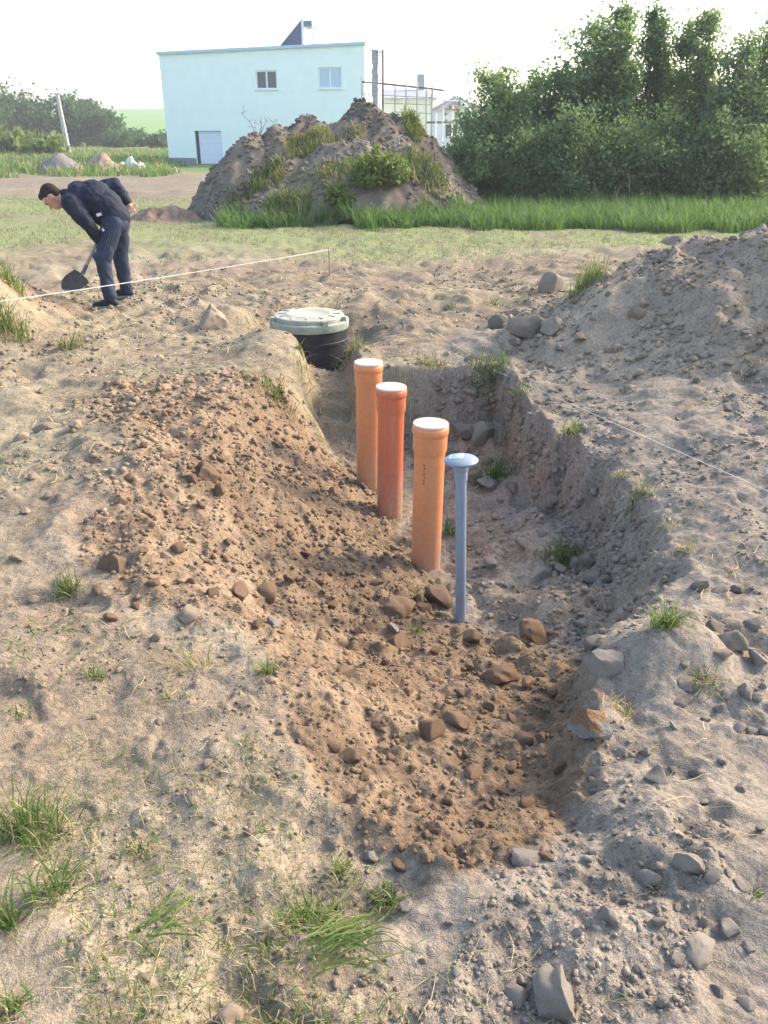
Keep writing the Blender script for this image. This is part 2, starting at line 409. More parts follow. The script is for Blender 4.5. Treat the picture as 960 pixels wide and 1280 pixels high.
# ---- spoil heap along the right side
def heap_core(x, y):
    yy = 7.0 - 0.42 * np.maximum(0, x - 2.6)          # crest line swings towards the right foreground
    crest = np.interp(x, [0.75, 1.08, 1.5, 1.9, 2.33, 3.1, 4.0, 5.2, 6.5, 8.0], [-0.25, 0.08, 0.22, 0.40, 0.62, 0.88, 1.08, 1.1, 0.6, -0.4])
    d = y - yy
    front = np.interp(-d, [0, 0.35, 1.1, 1.9, 2.8, 3.6], [0, 0.03, 0.42, 0.80, 1.02, 1.2])
    back = np.interp(d, [0, 0.3, 1.6, 2.4], [0, 0.06, 1.0, 1.5])
    return crest - np.where(d < 0, front, back) * np.maximum(0.45, np.minimum(1, crest + 0.25))
def heap_z(x, y):
    h = heap_core(x, y) + 0.10 * fbm(x, y, 0.9, 4, 201) + 0.05 * fbm(x, y, 0.3, 3, 203)
    rd = 1 - np.abs(fbm(x + 0.3 * y, y * 0.6, 0.5, 4, 205)); h = h + 0.13 * (rd - .8) + 0.03 * fbm(x, y, 0.11, 3, 207)
    h = h + 0.6 * lumps(x, y, 0.26, 211, 0.28) + 0.6 * lumps(x, y, 0.12, 215, 0.4) + 0.5 * lumps(x, y, 0.05, 219, 0.5)
    return base_z(x, y) + np.maximum(h, -0.3)
def heap_top(x, y):
    z = heap_z(x, y); return np.where((z - base_z(x, y) > -0.08) & (x > 0.75) & (y > 3.0), z, -9.0)
def heap_col(x, y):
    n = fbm(x, y, 0.8, 4, 221) * .5 + .5; t = sstep(.3, .7, n)[:, None]
    return np.array([0.285, 0.232, 0.172]) * (1 - t) + np.array([0.375, 0.305, 0.222]) * t
tag(obj('spoil_heap', patch_sheet('spoil_heap', 0.6, 7.5, 2.2, 9.6, 0.03, heap_z, heap_col)),
    'long heap of grey brown excavated earth to the right of the trench', 'earth heap')

# quick look-up of the bare lie of the land, for setting things down
GX0, GY0, GST, GNX, GNY = -4.6, 0.85, 0.03, 330, 410
_gx, _gy = np.meshgrid(GX0 + GST * np.arange(GNX), GY0 + GST * np.arange(GNY))
_G = ground_z(_gx.ravel(), _gy.ravel(), False).reshape(GNY, GNX); _GH = np.maximum(_G, heap_top(_gx.ravel(), _gy.ravel()).reshape(GNY, GNX))
def surf(x, y, G=None):
    G = _GH if G is None else G; x = np.asarray(x, float); y = np.asarray(y, float)
    fx = np.clip((x - GX0) / GST, 0, GNX - 1.001); fy = np.clip((y - GY0) / GST, 0, GNY - 1.001); i = fx.astype(int); j = fy.astype(int); a = fx - i; b = fy - j
    z = (G[j, i] * (1 - a) + G[j, i + 1] * a) * (1 - b) + (G[j + 1, i] * (1 - a) + G[j + 1, i + 1] * a) * b
    out = (x < GX0) | (x > GX0 + GST * (GNX - 1)) | (y < GY0) | (y > GY0 + GST * (GNY - 1))
    return np.where(out, base_z(x, y), z)

# ---- tall overgrown mound in front of the white building
MND = [(-2.85, 19.7, 1.72, 1.3), (-2.3, 20.0, 1.80, 1.1), (-1.6, 20.4, 1.98, 1.0), (-.9, 20.4, 1.92, 1.0), (-.36, 20.6, 2.28, 1.1), (.25, 20.6, 2.02, 1.1),
       (.72, 20.6, 2.00, 1.4), (1.1, 20.7, 1.60, 1.8), (-3.0, 19.0, .75, 1.0), (-2.0, 19.0, 1.20, .9), (-1.3, 19.2, 1.45, .9), (-.5, 19.2, 1.50, .9), (.3, 19.3, 1.50, 1.0), (.9, 19.6, 1.1, 1.3)]
def mound_z(x, y):
    wx = x + 0.25 * fbm(x, y, 1.1, 3, 301); wy = y + 0.25 * fbm(x, y, 1.1, 3, 303)
    h = np.full(x.shape, -1.0)
    for (mx, my, mh, sl) in MND:
        d = np.hypot(wx - mx, (wy - my) * .8); h = np.maximum(h, mh + 0.26 - sl * np.sqrt(d * d + 0.10))
    h = h + 0.20 * fbm(x, y, 0.8, 4, 305) + 0.6 * lumps(x, y, 0.55, 311, 0.4) + 0.7 * lumps(x, y, 0.2, 315, 0.5) + 0.05 * fbm(x, y, 0.2, 3, 317)
    return base_z(x, y) + h
def mound_col(x, y):
    n = fbm(x, y, 0.9, 4, 321) * .5 + .5; t = sstep(.3, .7, n)[:, None]
    c = np.array([0.140, 0.120, 0.098]) * (1 - t) + np.array([0.225, 0.190, 0.150]) * t
    g = (sstep(.55, .75, fbm(x, y, 1.4, 3, 323) * .5 + .5) * .7)[:, None]
    return c * (1 - g) + C_DRY * .8 * g
tag(obj('earth_mound', patch_sheet('earth_mound', -5.2, 3.6, 16.8, 23.5, 0.06, mound_z, mound_col)),
    'tall lumpy mound of dug earth in front of the white building', 'earth mound')

# ------------------------------------------------------------------ sewer pipes standing in the trench
def orange_mat(name, col):
    m, N, L, B = new_mat(name)
    B.inputs['Roughness'].default_value = 0.42; B.inputs['Specular IOR Level'].default_value = 0.45
    p = N.new('ShaderNodeTexCoord').outputs['Object']
    mp = N.new('ShaderNodeMapping'); mp.inputs['Scale'].default_value = (9, 9, 1.2); L.new(p, mp.inputs['Vector'])
    n = noise(N, L, 2.2, 7, 0.7, mp.outputs['Vector']); n2 = noise(N, L, 40, 3, 0.6, p)
    dust = (0.42, 0.30, 0.21)
    sx = N.new('ShaderNodeSeparateXYZ'); L.new(p, sx.inputs[0])
    r = ramp(N, L, n.outputs['Fac'], [(0.45, 0.0), (0.75, 0.5)])
    low = N.new('ShaderNodeMapRange'); low.inputs['From Min'].default_value = 0.34; low.inputs['From Max'].default_value = 0.0; low.inputs['To Max'].default_value = 1.1
    L.new(sx.outputs['Z'], low.inputs['Value'])
    ad = N.new('ShaderNodeMath'); ad.operation = 'ADD'; ad.use_clamp = True; L.new(r.outputs['Color'], ad.inputs[0])
    ml = N.new('ShaderNodeMath'); ml.operation = 'MULTIPLY'; L.new(low.outputs[0], ml.inputs[0]); L.new(n2.outputs['Fac'], ml.inputs[1]); L.new(ml.outputs[0], ad.inputs[1])
    c = mixc(N, L, ad.outputs[0], col, dust)
    v = ramp(N, L, n2.outputs['Fac'], [(0.3, 0.93), (0.7, 1.06)])
    L.new(mult(N, L, c, v.outputs['Color']), B.inputs['Base Color'])
    return m
M_OR1 = orange_mat('orange_brown_plastic', (0.62, 0.235, 0.095)); M_OR2 = orange_mat('brick_red_plastic', (0.52, 0.135, 0.06))
M_CAP = plain_mat('pale_cap_plastic', (0.62, 0.43, 0.325), 0.45, 0.4, 0.06, 20)
M_INK = plain_mat('dark_print', (0.10, 0.05, 0.03), 0.7, 0.2)
M_GREY = plain_mat('grey_pipe_plastic', (0.215, 0.265, 0.335), 0.4, 0.45, 0.08, 12)
M_CAPG = plain_mat('grey_cap_plastic', (0.20, 0.238, 0.30), 0.38, 0.45, 0.06, 14)
M_STICK = plain_mat('pale_blue_sticker', (0.46, 0.64, 0.66), 0.5, 0.3, 0.05, 30)
M_INKB = plain_mat('blue_print', (0.12, 0.25, 0.42), 0.6, 0.2)
def sewer_pipe(u, v, top, label, mat, tilt=(0, 0), foot=0.09):
    """160 mm drain pipe, socket end up, closed by a plug; u, v: where its foot meets the soil"""
    X, Y = u, v; g = gz(X, Y)
    t = empty('sewer_pipe', (X, Y, g)); t.rotation_euler = (tilt[0], tilt[1], 0)
    H = top - g
    r, rs = 0.080, 0.0885
    MB().lathe([(r, -0.30), (r, H - 0.165), (r + .002, H - 0.155), (rs, H - 0.135), (rs, H - 0.060), (rs + .0005, H - 0.055),
                (rs + .0045, H - 0.050), (rs + .006, H - 0.038), (rs + .006, H - 0.022), (rs + .0042, H - 0.014), (rs + .001, H - 0.010), (rs - .004, H - 0.010), (rs - .006, H - .03)], 56).build('pipe', mat, t, 40)
    MB().lathe([(rs - .0075, H - .028), (rs - .0075, H - .012), (rs + .002, H - .009), (rs + .0035, H - .006), (rs + .0035, H + .001), (rs + .001, H + .0045), (rs - .004, H + .005),
                (rs - .010, H + .0042), (rs - .018, H + .001), (.03, H + .0005), (.002, H + .0005)], 56).build('cap', M_CAP, t, 40)
    return t, H
P1, H1 = sewer_pipe(-0.105, 5.20, 0.315, 'orange drain pipe farthest back, nearest the manhole, with pale cap', M_OR1, (R(0.3), R(0.4)))
P2, H2 = sewer_pipe(0.036, 4.78, 0.275, 'brick red drain pipe in the middle of the three capped pipes', M_OR2, (R(0.2), R(0.5)))
P3, H3 = sewer_pipe(0.228, 4.02, 0.300, 'light orange drain pipe nearest the camera, beside the thin grey pipe', M_OR1, (R(-0.2), R(0.7)))
for P in (P1, P2, P3): tag(P, P.get('label'), 'drain pipe', 'capped drain pipes in the trench')
P1['label'] = 'orange drain pipe farthest back, nearest the manhole, with pale cap'
P2['label'] = 'brick red drain pipe in the middle of the three capped pipes'
P3['label'] = 'light orange drain pipe nearest the camera, beside the thin grey pipe'
# dark print running down the front pipe
mb = MB(); random.seed(3)
for k in range(7):
    a = R(-112 + random.uniform(-1.2, 1.2)); z = H3 - 0.20 - k * 0.017; w = random.choice((0.5, 0.9, 1.4)); hgt = random.uniform(.006, .013)
    r = 0.0807; V = []
    for da in (-w * .035, w * .035):
        for dz in (-hgt / 2, hgt / 2): V.append((r * math.cos(a + da), r * math.sin(a + da), z + dz))
    for da in (-w * .035, w * .035):
        for dz in (-hgt / 2, hgt / 2): V.append(((r - .0006) * math.cos(a + da), (r - .0006) * math.sin(a + da), z + dz))
    mb.add(V, [(0, 2, 3, 1), (4, 5, 7, 6), (0, 1, 5, 4), (2, 6, 7, 3), (0, 4, 6, 2), (1, 3, 7, 5)])
mb.build('printed_mark', M_INK, P3)

# thin grey vent pipe with a mushroom cap
VX, VY = 0.372, 3.44
vg = gz(VX, VY); vent = empty('vent_pipe', (VX, VY, vg)); HV = 0.335 - vg; vent.rotation_euler = (0, -0.036, 0)
tag(vent, 'thin grey plastic vent pipe with a shallow mushroom cap in the trench', 'vent pipe')
MB().lathe([(.025, -.25), (.025, HV - .115), (.026, HV - .11), (.0295, HV - .10), (.0295, HV - .060), (.0335, HV - .056), (.034, HV - .042), (.031, HV - .036), (.029, HV - .036)], 36).build('pipe', M_GREY, vent, 40)
cap = MB().lathe([(.022, HV - .05), (.027, HV - .037), (.034, HV - .034), (.036, HV - .026), (.074, HV - .018), (.077, HV - .013), (.077, HV - .008), (.070, HV - .002), (.055, HV + .004), (.036, HV + .009), (.015, HV + .0115), (.001, HV + .012)], 48).build('mushroom_cap', M_CAPG, vent, 40)
def dome_z(r): return HV + np.interp(r, [0, .015, .036, .055, .070], [.012, .0115, .009, .004, -.002])
def dome_patch(name, pts, mat, lift, parent, n=7):
    (x0, y0), (x1, y1), ang = pts; V = []; F = []; c, s = math.cos(ang), math.sin(ang)
    for i in range(n):
        for j in range(n):
            a = x0 + (x1 - x0) * i / (n - 1); b = y0 + (y1 - y0) * j / (n - 1)
            x, y = a * c - b * s, a * s + b * c; V.append((x, y, float(dome_z(math.hypot(x, y))) + lift))
    for i in range(n - 1):
        for j in range(n - 1): F.append((i * n + j, i * n + n + j, i * n + n + j + 1, i * n + j + 1))
    m = MB().add(V, F); o = m.build(name, mat, parent)
    sd = o.modifiers.new('thick', 'SOLIDIFY'); sd.thickness = 0.0006; sd.offset = 0
    return o
stk = dome_patch('sticker', ((-.050, -.030), (.012, .026), R(-18)), M_STICK, .0012, cap)
for k in range(4):
    dome_patch('printed_line', ((-.044 + .004 * (k % 2), .016 - .012 * k), (-.004 - .010 * (k % 3), .020 - .012 * k), R(-18)), M_INKB, .0022, cap, 5)

# ------------------------------------------------------------------ manhole
M_BLACK = plain_mat('black_ring_plastic', (0.016, 0.018, 0.024), 0.5, 0.4, 0.3, 6, 0.2)
M_LID = plain_mat('green_polymer_lid', (0.27, 0.30, 0.24), 0.7, 0.3, 0.22, 9, 0.25)
M_LIDD = plain_mat('dusty_lid_top', (0.36, 0.355, 0.29), 0.85, 0.2, 0.18, 14, 0.25)
MX, MY, MR = -0.70, 7.80, 0.355
mg = gz(MX, MY); MZ = 0.02
man = empty('manhole', (MX, MY, mg)); tag(man, 'round black manhole shaft with a dusty green lid in the hollow', 'manhole')
h = MZ - mg
MB().lathe([(MR, -.25), (MR, h - .16), (MR + .008, h - .155), (MR + .008, h - .13), (MR, h - .125), (MR, h - .005), (MR - .02, h)], 64).build('shaft_ring', M_BLACK, man, 40)
MB().lathe([(MR - .03, h - .03), (MR + .012, h - .03), (MR + .016, h - .02), (MR + .016, h + .035), (MR + .006, h + .045), (MR - .01, h + .046), (MR - .02, h + .04)], 64).build('lid_frame', M_LID, man, 40)
lid = MB().lathe([(MR - .035, h + .01), (MR - .028, h + .075), (MR - .036, h + .084), (MR - .06, h + .087), (.22, h + .092), (.21, h + .098), (.19, h + .098), (.18, h + .093), (.001, h + .096)], 64).build('lid', M_LIDD, man, 40)
for k in range(12):
    a = k * math.tau / 12; M = Matrix.Rotation(a, 3, 'Z'); MB().box(M @ Vector((.255, 0, h + .093)), (.07, .014, .008), M).build('lid_rib', M_LIDD, lid)
for a in (-62, -15, 35, 118, 200):
    M = Matrix.Rotation(R(a), 3, 'Z'); MB().box(M @ Vector((MR - .012, 0, h + .055)), (.055, .05, .05), M).build('lug', M_LID, lid)

# ------------------------------------------------------------------ stakes and builder's strings
M_WOOD = plain_mat('weathered_wood', (0.33, 0.25, 0.17), 0.85, 0.15, 0.25, 20, 0.4)
M_STRING = plain_mat('white_string', (0.60, 0.58, 0.53), 0.8, 0.1, 0.05, 60)
def stake(x, y, hgt, label, r=.011):
    g = gz(x, y); t = empty('stake', (x, y, g)); tag(t, label, 'stake', 'stakes holding the string')
    MB().tube([(0, 0, -.15), (0.004, 0, hgt * .5), (-.003, .004, hgt)], [r * .9, r, r * .95], 7).build('peg', M_WOOD, t, 40)
    MB().lathe([(r + .001, hgt - .035), (r + .004, hgt - .032), (r + .004, hgt - .022), (r + .001, hgt - .019)], 10).build('string_knot', M_STRING, t, 40)
    return Vector((x, y, g + hgt - .027))
def string(a, b, sag, label, r=.0032, n=14):
    pts = [a.lerp(b, k / n) + Vector((0, 0, -4 * sag * (k / n) * (1 - k / n))) for k in range(n + 1)]
    o = MB().tube(pts, r, 6).build('string', M_STRING, None, 60); tag(o, label, 'string', 'white strings marking out the dig')
S0 = stake(*on_plane(412, 346, 0.0), 0.33, 'thin wooden stake standing in bare earth behind the manhole')
pk, _ = hit(618, 470); S1 = stake(pk.x, pk.y, 0.045, 'short peg by the grass tuft on the far rim of the trench', .008)
sA = S0 + (at_y(0, 375, 6.9) - S0) * 1.2; sB = S1 + (at_y(960, 614, 3.4) - S1) * 1.35
string(S0, sA, 0.02, 'white string stretched low from the stake past the bending man', .0036)
string(S0 + Vector((.01, -.01, -.01)), S1, 0.05, 'thin white string running from the stake down to the trench rim', .0016)
string(S1, sB, 0.0, 'white string stretched along the right bank of the trench', .0017)

# ------------------------------------------------------------------ stones and clods
def ico(n):
    bm = bmesh.new(); bmesh.ops.create_icosphere(bm, subdivisions=n, radius=1.0)
    V = np.array([v.co[:] for v in bm.verts]); F = np.array([[v.index for v in f.verts] for f in bm.faces]); bm.free(); return V, F
IC1, IC3, IC4 = ico(1), ico(3), ico(4)
def n3(V, s, seed): return fbm(V[:, 0] * 1.0 + V[:, 2] * .7 + 5, V[:, 1] * 1.0 - V[:, 2] * .6 + 9, s, 3, seed)
def rock_shape(seed, angular=0.5, flat=0.7, base=IC3):
    r = np.random.default_rng(seed); V, F = base; V = V.copy()
    for k in range(int(9 + 9 * angular)):                       # chop with planes: facets and blunt edges
        n = r.normal(size=3); n /= np.linalg.norm(n); d = r.uniform(.46, .86) - .10 * angular
        s = V @ n; over = s > d; V[over] -= np.outer((s[over] - d) * r.uniform(.75, 1.0), n)
    V *= (1 + 0.20 * n3(V, .9, seed) + 0.10 * n3(V, .35, seed + 5) + (0.07 + .10 * (len(V) > 700)) * n3(V, .22, seed + 9) + .09 * (len(V) > 700) * n3(V, .10, seed + 13))[:, None]
    V *= np.array([r.uniform(.9, 1.2), r.uniform(.75, 1.0), flat])
    return V, F
def rock_mesh(name, seed, angular, flat, mat, base=IC3):
    V, F = rock_shape(seed, angular, flat, base); me = mesh_np(name, V, F, mat, True)
    me.set_sharp_from_angle(angle=R(32)); return me
M_CLOD = soil_mat('brown_clod_earth', (0.185, 0.125, 0.082), 14.0, True); M_GCLOD = soil_mat('grey_clod_earth', (0.205, 0.18, 0.15), 12.0, True)
M_STONE = soil_mat('grey_stone', (0.225, 0.203, 0.175), 6.0, True, .95); M_PSTONE = soil_mat('pale_stone', (0.285, 0.255, 0.215), 6.0, True, .95); M_TCLOD = soil_mat('tan_clod_earth', (0.27, 0.215, 0.16), 12.0, True)
KIND = {'b': [rock_mesh('clod', 500 + k, .5, .8, M_CLOD) for k in range(7)], 'g': [rock_mesh('clod', 520 + k, 1.0, .75, M_GCLOD) for k in range(6)],
        's': [rock_mesh('stone', 540 + k, 1.0, .7, M_STONE) for k in range(6)], 'p': [rock_mesh('stone', 560 + k, .9, .75, M_PSTONE) for k in range(5)], 't': [rock_mesh('clod', 580 + k, .4, .7, M_TCLOD) for k in range(5)]}
ri = 0
KINDL = {k: [rock_mesh(l[0].name, 700 + 17 * ord(k) + q, a, .75, m, IC4) for q in range(3)] for k, l, a, m in [('b', KIND['b'], .4, M_CLOD), ('g', KIND['g'], 1.2, M_GCLOD), ('s', KIND['s'], 1.0, M_STONE), ('p', KIND['p'], .9, M_PSTONE), ('t', KIND['t'], .5, M_TCLOD)]}
def stone(u, v, w, kind, label, group=None, sink=0.35, sx=1.0, sy=1.0, rz=None, sz=1.0):
    """a single stone; u, v, w are where and how wide the photograph shows it"""
    global ri; ri += 1; rr = random.Random(ri * 13)
    p, t = hit(u, v, surf); rad = w * t / FPX / 2
    bank = KINDL if w > 36 else KIND; me = bank[kind][ri % len(bank[kind])]
    o = bpy.data.objects.new('stone' if kind in 'sp' else 'clod', me)
    o.scale = (rad * 1.28 * sx, rad * 1.25 * sy, rad * 1.2 * sz)
    zz = float(np.maximum(ground_z(p.x, p.y), heap_top(np.array([p.x]), np.array([p.y])))[0])
    o.location = (p.x, p.y + rad * .3, zz + rad * sz * (0.50 - sink)); o.rotation_euler = (rr.uniform(-.3, .3), rr.uniform(-.3, .3), rr.uniform(0, 6.28) if rz is None else rz)
    link(o); tag(o, label, 'stone' if kind in 'sp' else 'clod', group); return o
# ones that can be pointed out
stone(540, 926, 34, 'b', 'round brown clod, largest in the middle of the near backfill', None, .2)
stone(627, 853, 42, 'b', 'long flat brown clod lying crosswise in the near backfill', None, .3, 1.2, .75, 0.1, .8)
stone(667, 797, 42, 'b', 'angular brown clod where backfill meets the grey trench floor', None, .25, 1.1, .9)
stone(592, 969, 26, 'b', 'squarish brown clod in the near backfill below the big round one', None, .25)
stone(653, 934, 25, 'b', 'smooth tan clod left of the half buried two tone rock', None, .25)
stone(496, 768, 40, 'b', 'wide brown clod just above the small grass sprout', None, .35)
stone(492, 786, 25, 'p', 'pale rounded stone left of the small grass sprout', None, .25)
stone(498, 806, 30, 'b', 'brown clod just below the pale stone near the grass sprout', None, .3)
stone(553, 756, 36, 'b', 'dark brown rounded stone touching the foot of the grey vent pipe', None, .2)
stone(590, 799, 26, 'b', 'dark brown clod in front of the grey vent pipe', None, .3)
stone(660, 1074, 48, 's', 'flat grey stone on the lower right edge of the backfill', None, .45, 1.2, .8, 0.0, .7)
stone(461, 1052, 22, 's', 'small blue grey stone at the lower left edge of the backfill', None, .2)
stone(391, 1160, 27, 's', 'grey angular stone lying among the green grass at the lower left', None, .15)
stone(862, 1086, 44, 'p', 'pale blocky stone on the grey ground right of the backfill', None, .25)
stone(880, 1196, 44, 'p', 'large pale stone, right one of a pair near the lower right corner', None, .2)
stone(849, 1203, 30, 'p', 'smaller pale stone, left one of a pair near the lower right corner', None, .3)
stone(695, 1262, 74, 'p', 'big pale angular rock cut by the bottom edge of the picture', None, .2)
stone(652, 1243, 30, 's', 'stone leaning on the left of the big rock at the bottom edge', None, .3)
stone(758, 1156, 28, 's', 'single rounded grey stone alone on the lower right slope', None, .2)
stone(895, 1102, 26, 's', 'grey stone right of the pale blocky stone', None, .3)
stone(930, 1107, 24, 's', 'grey oval stone near the right edge beside green leaves', None, .3)
stone(822, 984, 34, 's', 'blue grey lump half sunk below the lone grass wisps', None, .5)
stone(918, 809, 40, 'g', 'largest rounded grey clod in the stone cluster on the right bank', None, .2)
stone(896, 787, 29, 'g', 'grey clod up and left of the largest clod on the right bank', None, .3)
stone(939, 791, 29, 'g', 'grey clod up and right of the largest clod on the right bank', None, .3)
stone(905, 822, 20, 't', 'small tan block leaning on the largest clod on the right bank', None, .15)
stone(948, 828, 29, 's', 'grey stone at the right edge beside the largest bank clod', None, .3)
stone(875, 739, 32, 'g', 'wedge shaped grey clod behind the bright grass tuft on the rim', None, .25)
stone(902, 741, 26, 's', 'flat grey stone in the row behind the bright grass tuft', None, .35, 1.2, .8, 0, .7)
stone(921, 738, 20, 'g', 'narrow upright grey clod at the end of the row on the bank', None, .1)
stone(932, 868, 28, 's', 'grey stone on the right bank below the stone cluster', None, .3)
stone(858, 845, 27, 'g', 'grey clod beside dry grass on the right bank', None, .35)
stone(924, 918, 19, 's', 'left one of three grey stones in a row at the right edge', None, .2)
stone(939, 921, 19, 's', 'middle one of three grey stones in a row at the right edge', None, .2)
stone(954, 922, 18, 's', 'last of three grey stones in a row, cut by the right edge', None, .2)
stone(808, 946, 16, 's', 'small lone grey stone right of the two tone rock', None, .1)
stone(579, 552, 32, 'g', 'grey rubble block leaning on the far trench wall, left of a larger one', None, .1, 1, 1, None, 1.2)
stone(604, 558, 38, 'g', 'largest grey rubble block at the foot of the far trench wall', None, .1, 1, 1, None, 1.1)
stone(562, 570, 24, 'g', 'rubble block just right of the nearest orange pipe', None, .1)
stone(610, 578, 24, 'g', 'rubble block under the largest one, beside dark green weeds', None, .2)
stone(590, 609, 26, 'g', 'grey block behind the mushroom cap of the vent pipe', None, .2)
stone(614, 615, 26, 's', 'pale grey stone below the dark green weeds in the trench', None, .25)
stone(642, 615, 22, 'g', 'grey clod right of the dark green weeds in the trench', None, .25)
stone(612, 712, 28, 's', 'grey stone on the trench floor just right of the vent pipe', None, .3)
stone(702, 712, 24, 's', 'grey stone under the dark grass tuft in the trench', None, .2)
stone(680, 718, 22, 's', 'smaller stone left of the one under the dark trench grass', None, .25)
stone(720, 704, 22, 's', 'grey stone right of the dark grass tuft in the trench', None, .2)
stone(738, 701, 26, 'g', 'dark clod against the right trench wall', None, .2)
stone(737, 729, 28, 'g', 'lower dark clod against the right trench wall', None, .2)
stone(656, 684, 24, 'g', 'low grey clod on the trench floor left of dark grass', None, .35)
stone(742, 806, 34, 'g', 'dark clod in the corner above the big grey lump', None, .25)
stone(728, 788, 20, 's', 'small stone on the floor above the big grey lump', None, .2)
stone(666, 420, 52, 'g', 'big dark sod block at the left end of the spoil heap', None, .25, 1.15, .9, .2, .95)
stone(694, 412, 40, 'g', 'dark sod lump pressed against the right of the big sod block', None, .3)
stone(648, 432, 24, 'g', 'small dark sod lump below the big sod block', None, .3)
stone(690, 365, 44, 'g', 'dark sod clod carrying the yellow green tuft behind the heap', None, .2)
stone(627, 410, 32, 'g', 'smaller dark sod block left of the big one on the heap', None, .2)
stone(589, 448, 30, 'g', 'low grey clod behind the far rim of the trench', None, .3)
stone(727, 425, 20, 't', 'pale clod right of the big sod block on the heap', None, .2)
stone(795, 396, 22, 't', 'pale clod midway up the spoil heap', None, .25)
stone(805, 383, 16, 't', 'small pale clod above the one midway up the heap', None, .2)
stone(843, 305, 34, 'g', 'rounded clod on the crest of the spoil heap', None, .3)
stone(275, 629, 22, 'b', 'round brown clod under the small hump on the left slope', None, .1)
stone(258, 608, 40, 'b', 'small brown hump of earth on the left slope', None, .45)
stone(56, 537, 30, 't', 'long pale clod on dry ground at the far left', None, .35, 1.3, .8, .1, .7)
stone(300, 743, 26, 'b', 'tan block, left one of two on the lower left slope', None, .2)
stone(334, 741, 29, 'b', 'tan block, right one of two on the lower left slope', None, .2)
stone(342, 783, 24, 's', 'rounded grey brown stone on the lower left slope', None, .2)
stone(233, 777, 32, 't', 'pale block on the left edge of the backfill', None, .25)
stone(144, 708, 40, 'b', 'broad brown clod above the grass tuft on the left', None, .4)
stone(265, 408, 44, 't', 'upright lump of earth on the ridge left of the manhole', None, .05, .8, .8, None, 1.1)
# many that nothing tells apart, zone by zone
MARKS = [(540, 926, 'the big round clod'), (627, 853, 'the long flat clod'), (667, 797, 'the angular brown clod'), (592, 969, 'the squarish clod'), (653, 934, 'the smooth tan clod'), (496, 768, 'the tiny grass sprout'), (553, 756, 'the foot of the grey vent pipe'),
         (660, 1074, 'the flat grey stone'), (461, 1052, 'the small blue grey stone'), (391, 1160, 'the stone in the lower grass'), (862, 1086, 'the pale blocky stone'), (865, 1199, 'the pair of pale stones'), (695, 1262, 'the big rock at the bottom'), (758, 1156, 'the lone rounded stone'),
         (912, 1104, 'the grey oval stone'), (822, 984, 'the sunken blue grey lump'), (918, 809, 'the largest bank clod'), (875, 739, 'the wedge shaped clod'), (932, 868, 'the grey stone below the cluster'), (939, 920, 'the row of three stones'), (735, 930, 'the two tone rock'), (752, 850, 'the big dusty corner rock'),
         (531, 708, 'the foot of the nearest orange pipe'), (487, 640, 'the foot of the red pipe'), (458, 595, 'the foot of the farthest pipe'), (604, 558, 'the largest rubble block'), (615, 600, 'the dark green weeds'), (703, 690, 'the dark trench tuft'), (737, 715, 'the dark wall clods'), (670, 417, 'the big sod block'),
         (589, 448, 'the low clod behind the rim'), (795, 396, 'the pale clod on the heap'), (843, 305, 'the crest clod'), (730, 345, 'the yellow green tuft'), (275, 629, 'the small brown hump'), (56, 537, 'the long pale clod'), (317, 742, 'the two tan blocks'), (342, 783, 'the rounded grey brown stone'), (233, 777, 'the pale block'),
         (144, 708, 'the broad brown clod'), (85, 735, 'the tuft on the left edge'), (345, 492, 'the tuft on the knob'), (90, 425, 'the tuft below the man'), (40, 1020, 'the large left grass clump'), (205, 1160, 'the long lying blades'), (335, 840, 'the tuft in the corner'), (240, 820, 'the pale wispy grass'), (830, 780, 'the bright rim tuft'),
         (120, 845, 'the low tuft on dry ground'), (265, 405, 'the upright earth lump'), (482, 1105, 'the low grass at the tip'), (425, 940, 'the left backfill edge'), (960, 1240, 'the bottom right corner'), (10, 1270, 'the bottom left corner'), (960, 480, 'the right edge of the heap'), (885, 845, 'the yellowing bank grass')]
TAKEN = set()
def single_out(u, v, what, zone):
    for far_ in (55, 110, 190):
        for d, a, b, nm in sorted(((math.hypot(u - a, v - b), a, b, nm) for a, b, nm in MARKS)):
            if d > far_: break
            dx, dy = u - a, v - b
            dr = ('right of' if dx > 0 else 'left of') if abs(dx) > 1.8 * abs(dy) else ('below' if dy > 0 else 'above') if abs(dy) > 1.8 * abs(dx) else ('below right of' if dx > 0 else 'below left of') if dy > 0 else ('above right of' if dx > 0 else 'above left of')
            how = 'just ' if d < 55 else '' if d < 110 else 'some way '
            t_ = f'{what} {how}{dr} {nm}'
            if t_ not in TAKEN: TAKEN.add(t_); return t_
    return f'{what} {zone}'
WHAT = {'b': 'small brown clod', 'g': 'small grey clod', 's': 'small grey stone', 't': 'small pale lump'}
def more(zone, kind, label, group, pts, sink=.25):
    for (u, v, w) in pts: stone(u, v, w, kind, single_out(u, v, WHAT[kind], zone), group, sink)
